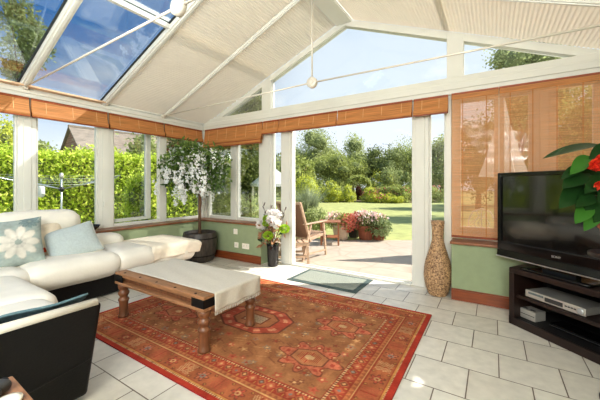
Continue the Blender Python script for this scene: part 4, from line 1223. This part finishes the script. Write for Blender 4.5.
pts, d = blob_pts(blobs, 3300, rng, .75); k = inroom(pts); pts, d = pts[k], d[k]
obj('leaves', leaf_mesh(pts, .085, rng, .38, d*.3, .5), L_WIS, t)
for i in range(64):
    a = rng.random()*6.28 if i % 3 else -2.3+2.6*rng.random(); rr = .14+.42*rng.random()
    x, y = math.cos(a)*rr*1.1-.06, math.sin(a)*rr-.08
    x = max(x, XF+.16-PX); y = min(y, YF-.17-PY); z = 1.42-.72*rng.random(); L = .16+.13*rng.random()
    tt = rng.random(48); pts = np.stack([x+rng.normal(size=48)*.032*(1-tt*.7), y+rng.normal(size=48)*.032*(1-tt*.7), z-tt*L], 1)
    obj('white_blossom', leaf_mesh(pts, .036, rng, .8, None, 0, 'white_blossom'), L_LILAC, t)

# ---- red-flowered house plant in front of the television's right side
QX, QY = .606, 2.34
t = empty('plant_pedestal', 'slim dark wood plant pedestal beside the tv stand', 'plant stand', (QX,QY,0))
obj('top', lathe(B(), [(.13,.80),(.15,.805),(.15,.825),(.13,.83)], n=28), ESPRESSO, t); obj('column', lathe(B(), [(.03,.02),(.035,.2),(.025,.4),(.035,.6),(.03,.80)], n=16), ESPRESSO, t); obj('foot', lathe(B(), [(.10,0),(.10,.02),(.05,.04)], n=28), ESPRESSO, t)
t = empty('begonia', 'leafy potted house plant with scarlet flowers hanging before the television', 'plant', (QX,QY,.83))
obj('pot', lathe(B(), [(.075,0),(.10,.13),(.11,.135),(.11,.155),(.09,.155),(.08,.10)], n=24), TERRA, t, smooth=True)
obj('soil', lathe(B(), [(.09,.125),(.088,.138),(.02,.14)], n=20), SOIL, t)
def q3(a, b, z):
    a -= .05
    return Vector((.843*a+.537*b, .537*a-.843*b, z-.83))      # a: to the right, b: towards the sofa side, z: height above floor
def bigleaf(c, d, L, W, up, sag):
    d = Vector(d).normalized(); u = Vector(up); s = d.cross(u).normalized(); n_ = s.cross(d).normalized(); bm = bmesh.new(); rows = []
    for i in range(9):
        f = i/8; w_ = W/2*(math.sin(math.pi*min(1, f**.75)))**.8
        p = Vector(c)+d*(f*L)-n_*(sag*L*f*f); rows.append([bm.verts.new(p-s*w_+n_*w_*.25), bm.verts.new(p), bm.verts.new(p+s*w_+n_*w_*.25)])
    for i in range(8):
        for j in range(2):
            f = bm.faces.new((rows[i][j], rows[i][j+1], rows[i+1][j+1], rows[i+1][j])); f.smooth = True
    return bm
LV = [((-.08,.0,1.425),(-.40,.03,1.385),.085,.35),((-.17,.03,1.36),(-.305,.08,1.275),.075,.7),((-.17,.02,1.275),(-.335,.07,1.205),.10,.6),((-.17,.0,1.21),(-.335,.05,1.10),.105,.6),
      ((-.15,.03,1.19),(-.27,.08,1.05),.10,.9),((-.19,.05,1.10),(-.30,.10,1.02),.075,.6),((-.15,.05,1.08),(-.235,.08,.975),.07,.8),((-.12,.02,1.33),(-.21,.04,1.22),.10,.9),((-.10,.06,1.15),(-.19,.09,1.02),.10,.9),
      ((-.05,.0,1.38),(.08,.05,1.30),.10,.5),((.03,.05,1.25),(.18,.08,1.18),.11,.6),((.05,.05,1.14),(.19,.10,1.05),.11,.6),((-.02,.08,1.12),(.02,.16,1.0),.11,.7),((.02,-.08,1.3),(.1,-.2,1.24),.11,.3),((-.03,-.08,1.2),(-.1,-.2,1.14),.11,.3),((-.08,.04,1.42),(-.19,.06,1.345),.07,.8),((-.15,.07,1.25),(-.25,.10,1.17),.07,.8),((-.17,.06,1.15),(-.29,.09,1.10),.065,.7),((-.20,.03,1.31),(-.33,.05,1.25),.06,.6),((-.12,.08,1.21),(-.20,.12,1.12),.07,.9)]
bm = B()
for b_, t_, W, fc_ in LV:
    p = q3(*b_); tube(bm, [(0,0,.13),(p.x*.5,p.y*.5,.13+(p.z-.13)*.65+.05),tuple(p)], [.006,.005,.003], 6)
obj('stems', bm, M('leafy_stem', (86,72,42), .6), t)
for k, (b_, t_, W, fc_) in enumerate(LV):
    p, q = q3(*b_), q3(*t_); up = Vector((.537*fc_, -.843*fc_, 1-fc_*.5))
    obj('leaf', bigleaf(p, q-p, (q-p).length*1.05, W, up, .12), L_HOUSE2 if k in (1,5,6,13) else L_HOUSE, t)
rng = np.random.default_rng(5)
for a,b,z,r in ((-.235,.13,1.31,.036),(-.205,.14,1.33,.036),(-.225,.14,1.205,.026),(-.12,.14,1.30,.05)):
    d = unit(26, rng); obj('scarlet_flower', leaf_mesh(np.array(q3(a,b,z))+d*r*.5, r*1.2, rng, .8, d*.9, 0, 'scarlet_flower'), L_BRED, t)

# ================================================================== GARDEN
struct('lawn_ground', boxm(-70, 70, YF+.1, 90, GZ-.2, GZ-.012), LAWN)
struct('garden_ground_west', boxm(-70, XF-.1, -30, YF+.1, GZ-.2, GZ-.012), LAWN)
struct('patio', prism(B(), [(-7,YF+.09),(XR+3,YF+.09),(XR+3,9.2),(.5,8.75),(-1.17,7.86),(-1.63,7.3),(-2.97,6.5),(-5.2,5.6),(-7,5.0)], GZ-.1, GZ), PAVE)
# planted border at the end of the lawn
p = [bu(285,22.5), bu(350,24), bu(410,22.5), bu(450,24), bu(450,40), bu(285,40)]
struct('border_ground', prism(B(), p, GZ-.1, GZ+.02), EARTH)

# ---- laurel hedge along the west boundary
rng = np.random.default_rng(21)
A = np.array([-10.9,-.33]); D = np.array([2.2,2.93])/3.664; Nn = np.array([D[1],-D[0]])
t = empty('laurel_hedge', 'tall bright laurel hedge outside the left windows', 'hedge', (A[0],A[1],GZ))
L = 8.0; Hh = 2.04
n = 30000
s = rng.random(n)*L; z = rng.random(n)*Hh; off = .12*rng.normal(size=n)+.18*np.sin(s*2.3)*np.sin(z*2.9)*.5
top = rng.random(n) < .22
z = np.where(top, Hh-.05+.09*rng.normal(size=n)+.06*np.sin(s*3), z); off = np.where(top, -rng.random(n)*.7, off)
pts = np.stack([s*D[0]+off*Nn[0], s*D[1]+off*Nn[1], z], 1)
bm = extr(B(), [(-.14*Nn[0],-.14*Nn[1],0),(L*D[0]-.14*Nn[0],L*D[1]-.14*Nn[1],0),(L*D[0]-.8*Nn[0],L*D[1]-.8*Nn[1],0),(-.8*Nn[0],-.8*Nn[1],0)], (0,0,Hh-.16))
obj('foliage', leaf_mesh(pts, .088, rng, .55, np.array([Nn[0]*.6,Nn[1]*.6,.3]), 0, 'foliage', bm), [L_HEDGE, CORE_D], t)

# ---- neighbour's stone house beyond the hedge
P = Vector((*bu(71,20), 0)); Q = Vector((*bu(149,24), 0)); d_ = (Q-P).normalized(); n_ = Vector((d_.y,-d_.x,0)); Q = P+d_*9
hz, ez, hw = bz(127.4,20), 2.75, 2.9
t = empty('stone_house', 'neighbouring house with brick gable and pale stone roof above the hedge', 'house', (P.x,P.y,GZ))
def H(v, z): return (v.x-P.x, v.y-P.y, z-GZ)
bm = B(); f = [bm.verts.new(H(P+n_*hw*.93,GZ)), bm.verts.new(H(P+n_*hw*.93,ez+.2)), bm.verts.new(H(P,hz-.12)), bm.verts.new(H(P-n_*hw*.93,ez+.2)), bm.verts.new(H(P-n_*hw*.93,GZ))]
f2 = [bm.verts.new(Vector(v.co)+Vector((d_*9))) for v in f]
bm.faces.new(f); bm.faces.new(f2[::-1])
for i in range(5): bm.faces.new((f[i], f2[i], f2[(i+1)%5], f[(i+1)%5]))
obj('brick_wall', bm, BRICK, t)
for s_ in (1,-1):
    a = P-d_*.15; b = Q+d_*.15
    bm = extr(B(), [H(a,hz), H(b,hz), H(b+n_*hw*s_,ez), H(a+n_*hw*s_,ez)], (0,0,.09)); obj('roof_slope', bm, ROOFT, t)
bm = bar(B(), H(P-d_*.15,hz+.09), H(Q,hz+.09), .22, .12); obj('ridge_tiles', bm, ROOFT, t)
c_ = P+d_*6.5; bm = boxm(c_.x-P.x-.35, c_.x-P.x+.35, c_.y-P.y-.35, c_.y-P.y+.35, hz-.6, hz+.55); obj('chimney', bm, BRICK, t)

# ---- rotary clothes dryer with peg bag
cx, cy = bu(61.5, 5.5)
t = empty('rotary_clothes_dryer', 'opened rotary washing line on a pole in front of the hedge', 'clothes dryer', (cx,cy,GZ), .35)
bm = tube(B(), [(0,0,0),(0,0,1.48)], [.016,.015], 10); obj('pole', bm, ALU, t)
bm = lathe(B(), [(.028,1.16),(.04,1.17),(.04,1.24),(.028,1.25)], n=14); obj('hub', bm, DKGREY, t)
bm = lathe(B(), [(.026,1.40),(.032,1.41),(.032,1.48),(.012,1.50)], n=14); obj('top_cap', bm, SILVER, t)
for i in range(4):
    a = i*math.pi/2; obj('arm', tube(B(), [(0,0,1.2),(math.cos(a)*1.25,math.sin(a)*1.25,1.44)], .011, 6), ALU, t)
for k in range(4):
    r_ = .5+.24*k; zz = 1.2+.24*r_/1.25; pts = []
    for i in range(5): pts.append((math.cos(i*math.pi/2)*r_, math.sin(i*math.pi/2)*r_, zz))
    bm = B()
    for i in range(4): tube(bm, [pts[i], tuple((Vector(pts[i])+Vector(pts[i+1]))/2-Vector((0,0,.02))), pts[i+1]], .0018, 4)
    obj('washing_line', bm, PLASTW, t)
bx_, by_ = bu(41, 5.35)
t = empty('peg_bag', 'small white peg bag hanging from the washing line', 'peg bag', (bx_,by_,bz(197,5.35)))
obj('bag', rbox(B(), (0,0,.10), (.15,.08,.20), .035, 8, .01), PLASTW, t, smooth=True)
obj('hook', tube(B(), [(0,0,.19),(0,0,.27),(.02,0,.30),(.0,0,.315)], .004, 5), ALU, t)

# ---- trees and bushes
def T(name, label, px, d, vtop, wpx, leaf, n, size, seed, zbot=None, **k):
    x, y = bu(px, d); zt = bz(vtop, d); r = wpx/2/303*d; zb = .15 if zbot is None else (zbot if k.get('trunk', True) else -.35)
    rz = (zt-zb)/2
    return tree(name, label, (x,y), zb+rz, (r, r*.9, rz), leaf, n, size, seed, **k)
G = 'trees beyond the lawn'
T('garden_tree', 'tall airy pale tree behind the lawn, left in the doorway', 313, 36, 133, 54, L_PALE, 6500, .25, 1, .8, k=14, group=G, spread=.8)
T('garden_tree', 'mid green bushy tree left of centre in the doorway view', 337, 29.5, 150, 62, L_MID, 6500, .22, 2, k=10, group=G)
T('garden_tree', 'pale round-topped tree standing behind in the middle of the doorway', 353, 41, 139, 40, L_PALE, 4600, .28, 3, 1.0, k=12, group=G, spread=.75)
T('garden_tree', 'dark round tree right of centre in the doorway view', 381, 31, 143, 56, L_DARK, 6000, .24, 4, .6, k=11, group=G)
T('garden_tree', 'tall dense green tree behind the right-hand door post', 413, 36, 130, 60, L_MID, 6800, .23, 5, .8, k=12, group=G)
T('garden_tree', 'green tree seen through the narrow right sidelight', 441, 29, 133, 40, L_MID, 4000, .26, 6, .6, k=10, group=G)
T('garden_tree', 'small pale willow-like tree before the dark round tree', 391, 27, 163, 22, L_PALE, 2200, .18, 7, .3, k=8, group=G)
T('garden_tree', 'green tree by the left door post, behind the clipped bush', 293, 21, 148, 54, L_MID, 3600, .25, 8, k=10, group=G)
for i, (px, d, vt, wp) in enumerate(((283,42,148,50),(345,50,158,64),(436,46,146,60))):
    T('background_tree', 'dark tree in the distant belt filling gaps behind the garden trees', px, d, vt, wp, L_DARK, 2200, .42, 30+i, k=8, group='distant belt of dark trees')

S = 'shrubs in the far border'
T('clipped_bush', 'rounded bright yellow-green bush by the left door post', 306, 14, 170, 36, L_YEL, 5200, .085, 40, .0, corem=CORE_L, k=6, cat='bush', trunk=False, partname='foliage', shell=.2, spread=.35, corf=.88, fuzz=.05)
for i, (px, d, vt, wp, lf, lab) in enumerate((
    (328,20.5,181,24,L_YEL,'loose yellow-green shrub right of the clipped bush'),
    (340,22,178,22,L_MID,'green shrub just left of the garden arch'),
    (347,20.3,187,18,L_YEL,'low lime shrub at the foot of the garden arch, left side'),
    (373,20.2,188,20,L_YEL,'bright low shrub with pink flowers right of the garden arch'),
    (386,20,187,20,L_MID,'low green shrub with pink flowers in the middle of the right border'),
    (400,19.8,186,22,L_MID,'low green shrub with pink flowers beside the right-hand door post'),
    (381,23,173,24,L_YEL,'tall yellow-leaved shrub behind the pink flower border'),
    (397,23,171,26,L_PALE,'silvery shrub behind the pink flower border, by the door post'),
    (410,22,172,22,L_DARK,'dark shrub behind the right-hand door post'),
    (436,20,186,22,L_MID,'low shrub with red flowers seen through the right sidelight'),
    (318,21,186,16,L_DARK,'small dark shrub behind the ornamental grass'),
    (322,24,177,24,L_MID,'green shrub above the loose yellow-green one, left of the arch'),
    (334,20.0,191,18,L_YEL,'low bright shrub at the lawn edge, between loose shrub and arch'),
    (366,24,180,22,L_MID,'green shrub directly behind the garden arch, right side'),
    (380,19.3,194,16,L_YEL,'low lime clump at the lawn edge before the pink flowers'),
    (393,19.2,194,18,L_YEL,'low lime clump at the lawn edge nearest the right-hand door post'),
    (350,25.5,183,26,L_DARK,'dark shrub directly behind the garden arch, left side'),
    )):
    d *= 1.17
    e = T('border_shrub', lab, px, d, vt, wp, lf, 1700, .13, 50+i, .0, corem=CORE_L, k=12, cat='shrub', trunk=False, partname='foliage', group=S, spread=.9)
    if 'pink' in lab and 'flowers' in lab or 'red flowers' in lab:
        rg = np.random.default_rng(80+i); r = wp/2/303*d; zt = bz(vt,d)-GZ
        dd = unit(34, rg); dd[:,2] = np.abs(dd[:,2])
        obj('blossoms', leaf_mesh(np.array([0,0,zt*.5])+dd*np.array([r,r,zt*.52]), .15, rg, .8), L_PINK, e)
T('copper_shrub', 'dark copper-red shrub standing inside the garden arch', 359, 26.5, 185, 8, L_RED, 700, .14, 70, .0, k=4, cat='shrub', trunk=False, partname='foliage')

# planted arch
ax_, ay_ = bu(358.5, 24.5)
t = empty('garden_arch', 'garden arch overgrown with climbing leaves at the far end of the lawn', 'arch', (ax_,ay_,GZ), .567)
pts = [(-.85,0,0),(-.85,0,1.2)]+[(-.85*math.cos(R(a)),0,1.2+.75*math.sin(R(a))) for a in range(15,180,15)]+[(.85,0,1.2),(.85,0,0)]
bm = B(); tube(bm, [(x,-.25,z) for x,y,z in pts], .03, 6); tube(bm, [(x,.25,z) for x,y,z in pts], .03, 6)
for x,y,z in pts[::2]: tube(bm, [(x,-.25,z),(x,.25,z)], .02, 5)
obj('frame', bm, DARKPOT, t)
rg = np.random.default_rng(90); idx = rg.integers(0, len(pts)-1, 2400); ff = rg.random((2400,1)); PP = np.array(pts)
q = PP[idx]*(1-ff)+PP[idx+1]*ff+rg.normal(size=(2400,3))*(.10,.2,.10); obj('climbing_leaves', leaf_mesh(q, .15, rg), L_MID, t)

# ornamental grass
gx, gy = bu(308, 10)
t = empty('ornamental_grass', 'tall fountain of grey-green ornamental grass behind the garden chair', 'grass plant', (gx,gy,GZ))
rg = np.random.default_rng(91); bm = B()
for i in range(560):
    a = rg.random()*6.28; sp_r = rg.random()**.6; hgt = 1.0+.42*rg.random(); r_ = .78*sp_r
    b0 = Vector((math.cos(a)*.14*sp_r, math.sin(a)*.14*sp_r, 0)); b1 = Vector((math.cos(a)*r_*.45, math.sin(a)*r_*.45, hgt*.62)); b2 = Vector((math.cos(a)*r_*1.05, math.sin(a)*r_*1.05, hgt*(1-.55*sp_r*rg.random())))
    s_ = Vector((-math.sin(a+1), math.cos(a+1), 0))*.009
    v = [bm.verts.new(x) for x in (b0-s_, b0+s_, b1+s_, b1-s_, b2)]
    bm.faces.new((v[0],v[1],v[2],v[3])); bm.faces.new((v[3],v[2],v[4]))
obj('blades', bm, L_GRASS, t); t['kind'] = 'thing'

# trees and shrubs seen through the corner and west windows
W = 'trees by the house corner'
T('garden_tree', 'tall tree showing in the small left gable pane', 246, 15, 90, 62, L_MID, 5200, .20, 101, 1.6, k=12, group=W, spread=.75)
T('garden_tree', 'leafy green tree filling the corner window, left pane', 216, 10, 118, 70, L_MID, 5200, .15, 102, .3, k=12, group=W)
T('garden_tree', 'dense green tree in the right pane of the corner window', 249, 12, 138, 46, L_DARK, 3600, .17, 103, .4, k=10, group=W)
T('garden_tree', 'dark green tree behind the indoor wisteria, left of the corner', 190, 12.5, 128, 64, L_DARK, 4800, .15, 104, .2, k=11, group=W)
T('copper_tree', 'copper-leaved tree seen left of the indoor wisteria', 176, 10.5, 142, 30, L_RED, 2200, .11, 105, 1.2, k=7)
T('garden_tree', 'bushy tree above the hedge outside the open casement', 141, 11, 126, 44, L_PALE, 3000, .16, 106, .3, k=9, group=W)
T('garden_tree', 'round grey-green tree beyond the hedge, left of the stone house', 46, 17, 138, 34, L_PALE, 3000, .22, 107, .5, k=9, group=W)
T('garden_tree', 'yellowish tree beyond the hedge at the left edge of the picture', 2, 12, 112, 40, L_YEL, 2600, .17, 108, .4, k=9, group=W)
T('garden_tree', 'very tall tree seen up through the glass roof', 22, 14, 5, 48, L_PALE, 2600, .22, 109, 6.0, k=12, group=W, tr=.1, spread=.85, corf=.25, corem=CORE_L)
e = T('flowering_shrub', 'green shrub with white blossom outside the corner window', 222, 6.6, 172, 40, L_MID, 2200, .09, 110, .0, k=8, cat='shrub', trunk=False, partname='foliage', corem=CORE_L)
rg = np.random.default_rng(120); dd = unit(150, rg); obj('white_blossom', leaf_mesh(np.array([0,0,.75])+dd*np.array([.42,.40,.80]), .07, rg, .8), L_LILAC, e)
T('garden_shrub', 'low green shrub on the patio edge outside the corner window', 246, 7.2, 186, 40, L_PALE, 2000, .09, 111, .0, k=7, cat='shrub', trunk=False, partname='foliage', corem=CORE_L)
T('garden_shrub', 'leafy shrub close outside the open casement', 140, 5.7, 168, 46, L_HEDGE, 2600, .09, 112, .0, k=8, cat='shrub', trunk=False, partname='foliage')
T('garden_shrub', 'low grey-green shrub on the lawn edge behind the garden chair', 316, 8.4, 205, 26, L_PALE, 1400, .08, 113, .0, k=6, cat='shrub', trunk=False, partname='foliage', corem=CORE_L)

# trees on the east side, behind the lowered blinds
Eg = 'trees behind the lowered blinds'
T('garden_tree', 'tall loose tree showing in the right gable pane', 520, 12, 38, 84, L_PALE, 5600, .15, 131, 2.4, k=13, group=Eg, spread=.8)
T('garden_tree', 'leafy tree behind the wide lowered blind, right of the tall one', 585, 8, 70, 90, L_MID, 5000, .15, 132, .6, k=11, group=Eg)
T('garden_tree', 'lower dark tree behind the narrow lowered blind', 478, 16.5, 112, 70, L_DARK, 4200, .18, 133, .3, k=10, group=Eg)
T('garden_tree', 'dark bushy tree behind the blind centre, below the tall loose tree', 530, 19, 110, 90, L_DARK, 4200, .17, 134, .3, k=10, group=Eg)

# gazebo-like shelter
sx_, sy_ = bu(272, 8.6)
t = empty('garden_shelter', 'small pale grey pyramid-roofed garden shelter seen beside the left door sidelight', 'shelter', (sx_,sy_,GZ), .9)
bm = B(); ap = bm.verts.new((0,0,1.83)); cs = [bm.verts.new((x*.52,y*.52,1.32)) for x,y in ((-1,-1),(1,-1),(1,1),(-1,1))]; lo = [bm.verts.new((x*.52,y*.52,1.24)) for x,y in ((-1,-1),(1,-1),(1,1),(-1,1))]
for i in range(4): bm.faces.new((cs[i],cs[(i+1)%4],ap)); bm.faces.new((lo[i],lo[(i+1)%4],cs[(i+1)%4],cs[i]))
obj('canvas_roof', bm, CANVAS, t)
for x in (-.46,.46):
    for y in (-.46,.46): obj('post', boxm(x-.025,x+.025,y-.025,y+.025,0,1.25), STONEW, t)

# ---- garden furniture on the patio
def slat_top(bm, x0, x1, y0, y1, z, n, th=.016):
    w_ = (y1-y0)/n
    for i in range(n): box(bm, x0, x1, y0+w_*i+w_*.1, y0+w_*(i+1)-w_*.1, z-th, z)
    return bm
tx, ty = bu(330, 6.6)
t = empty('garden_table', 'small square reddish wood slatted table on the patio by the chair', 'table', (tx,ty,GZ), .45)
bm = slat_top(B(), -.23,.23,-.23,.23,.50,6); box(bm,-.235,-.20,-.235,.235,.465,.484); box(bm,.20,.235,-.235,.235,.465,.484); obj('slatted_top', bm, GARDENW, t)
for x in (-.18,.18):
    for y in (-.18,.18): obj('leg', bar(B(), (x,y,0), (x*1.02,y,.47), .036, .036, (0,1,0)), GARDENW, t)
obj('lower_shelf', slat_top(B(), -.20,.20,-.18,.18,.17,4), GARDENW, t)

chx, chy = bu(302, 5.45)
fa = .567+math.atan2(.76,.65)          # facing away and to the right
t = empty('garden_armchair', 'brown woven garden armchair on the patio, its back towards the doorway', 'chair', (chx,chy,GZ), fa)
wd = .27
for y in (-wd, wd):
    obj('back_post', bar(B(), (-.10,y,.30), (-.36,y,.97), .03, .035, (0,1,0)), GREYW, t)
    obj('leg', bar(B(), (-.30,y,0), (-.08,y,.60), .035, .03, (0,1,0)), GREYW, t)
    obj('leg', bar(B(), (.36,y,0), (.28,y,.60), .035, .03, (0,1,0)), GREYW, t)
    bm = extr(B(), [(-.26,y-.035,.60),(.36,y-.035,.615),(.36,y+.035,.615),(-.26,y+.035,.60)], (0,0,.022)); obj('armrest', bm, GREYW, t, bevel=.005)
    obj('seat_rail', bar(B(), (-.16,y*.95,.33), (.36,y*.95,.40), .03, .04), GREYW, t)
    obj('lower_rail', bar(B(), (-.28,y,.10), (.34,y,.10), .03, .03), GREYW, t)
bm = B(); slat = 8
for i in range(slat): 
    f = (i+.5)/slat; x = -.14+f*.5; z = .345+.07*f; box(bm, x-.024, x+.024, -wd+.02, wd-.02, z, z+.014)
obj('seat', bm, GREYW, t)
bm = B()
a0, a1 = Vector((-.115,0,.34)), Vector((-.355,0,.96))
bm = extr(B(), [a0+Vector((0,-wd+.012,0)), a0+Vector((0,wd-.012,0)), a1+Vector((0,wd-.012,0)), a1+Vector((0,-wd+.012,0))], (.012,0,.005)); obj('backrest', bm, TEXTIL, t)
obj('top_rail', bar(B(), (-.365,-wd-.01,.97), (-.365,wd+.01,.97), .035, .04), GREYW, t)

fx, fy = bu(291.5, 5.05)
t = empty('garden_footstool', 'low slatted wooden footstool on the patio in front of the woven armchair', 'footstool', (fx,fy,GZ), .567+.15)
bm = B()
for i in range(6): box(bm, -.27+.092*i, -.205+.092*i, -.21, .21, .335, .352)
obj('slatted_top', bm, GREYW, t)
for x in (-.25,.25):
    for y in (-.19,.19): obj('leg', bar(B(), (x,y,0), (x*.94,y,.335), .034, .034, (0,1,0)), GREYW, t)
bm = B()
for y in (-.19,.19): bar(bm, (-.26,y,.315), (.27,y,.315), .026, .04); bar(bm, (-.25,y,.12), (.25,y,.12), .024, .03)
obj('rails', bm, GREYW, t)

# planters
def planter(name, label, px, d, prof, m, fol, seed):
    x, y = bu(px, d); e = empty(name, label, 'planter', (x,y,GZ), 0, 'flower pots on the patio')
    obj('pot', lathe(B(), prof, n=28), m, e, smooth=True)
    rg = np.random.default_rng(seed)
    for nm, leaf, n, c_, r, size, asp in fol:
        dd = unit(n, rg); q = np.array(c_)+dd*np.array(r)*(.45+.55*rg.random((n,1))); q[:,2] = np.maximum(q[:,2], .03)
        obj(nm, leaf_mesh(q, size, rg, asp, dd*.5), leaf, e)
    return e
PR = [(.14,0),(.16,.02),(.20,.28),(.215,.30),(.215,.335),(.19,.335),(.17,.2)]
planter('flower_pot', 'buff stone pot of pale pink and coral flowers behind the garden table', 341, 7.2, PR, STONEPOT,
    [('foliage', L_MID, 700, (0,0,.40), (.34,.30,.24), .07, .6), ('pale_blossoms', L_CREAMF, 340, (-.16,-.05,.48), (.22,.24,.18), .052, .8), ('coral_blossoms', L_RUST, 420, (.20,-.07,.42), (.22,.24,.24), .055, .8)], 201)
planter('flower_pot', 'terracotta pot of mixed pink flowers, the middle one of the patio pots', 366, 7.15, PR, TERRA,
    [('foliage', L_DARK, 700, (0,0,.40), (.32,.30,.27), .07, .6), ('pale_blossoms', L_CREAMF, 300, (.02,-.08,.54), (.34,.26,.20), .05, .8), ('coral_blossoms', L_RUST, 260, (-.2,-.12,.44), (.18,.2,.24), .055, .8)], 202)
planter('flower_pot', 'terracotta pot with pale trailing foliage, nearest the lawn', 378.5, 7.1, [(r*.8,z*.9) for r,z in PR], TERRA,
    [('trailing_foliage', L_TRAIL, 900, (.05,-.06,.30), (.28,.28,.28), .075, .6), ('pink_blossoms', L_CREAMF, 120, (.0,-.05,.52), (.24,.22,.14), .075, .8), ('foliage', L_MID, 300, (0,0,.48), (.22,.22,.14), .08, .6)], 203)
planter('flower_pot', 'small dark shaded pot of greenery between the table and terracotta pot', 354, 7.5, [(r*.8,z*.8) for r,z in PR], DARKPOT,
    [('foliage', L_DARK, 600, (0,0,.36), (.28,.28,.18), .08, .6), ('coral_blossoms', L_RUST, 200, (0,-.08,.44), (.24,.2,.14), .07, .8)], 204)

# closed parasol and iron chair outside the lowered blinds
ux, uy = bu(503, 5.2)
t = empty('closed_parasol', 'closed ivory parasol outside, seen through the lowered bamboo blind', 'parasol', (ux,uy,GZ))
bm = B(); rings = []
for z, r in ((2.72,.03),(2.6,.05),(2.3,.10),(2.0,.17),(1.7,.25),(1.42,.34)):
    rings.append([bm.verts.new((math.cos(j*math.pi/8)*r*(1.15 if j%2 else .72), math.sin(j*math.pi/8)*r*(1.15 if j%2 else .72), z)) for j in range(16)])
for i in range(5):
    for j in range(16): bm.faces.new((rings[i][j],rings[i][(j+1)%16],rings[i+1][(j+1)%16],rings[i+1][j]))
obj('canopy', bm, CANVAS2, t)
obj('pole', tube(B(), [(0,0,0),(0,0,2.76)], .022, 8), STONEW, t); obj('base', lathe(B(), [(.24,0),(.24,.05),(.06,.09),(.04,.25)], n=20), STONEW, t)
ix, iy = bu(484, 5.0)
t = empty('iron_garden_chair', 'white wrought iron chair outside, seen low through the lowered blind', 'chair', (ix,iy,GZ), .2)
obj('seat', lathe(B(), [(.2,.44),(.205,.45),(.2,.46)], n=24), STONEW, t)
for x in (-.15,.15):
    for y in (-.15,.15): obj('leg', tube(B(), [(x*.8,y*.8,.44),(x*1.1,y*1.1,.2),(x*1.25,y*1.25,0)], .011, 6), STONEW, t)
bm = tube(B(), [(-.19,.16,.45),(-.2,.2,.66),(-.13,.21,.82),(0,.21,.87),(.13,.21,.82),(.2,.2,.66),(.19,.16,.45)], .011, 6)
for k in (-1,0,1): tube(bm, [(k*.05,.17,.46),(k*.12,.2,.62),(k*.04,.205,.74),(k*.08,.21,.84)], .007, 5); tube(bm, [(k*.05+.05,.17,.46),(k*.12-.06,.2,.62),(k*.04+.04,.205,.74)], .007, 5)
obj('backrest', bm, STONEW, t)
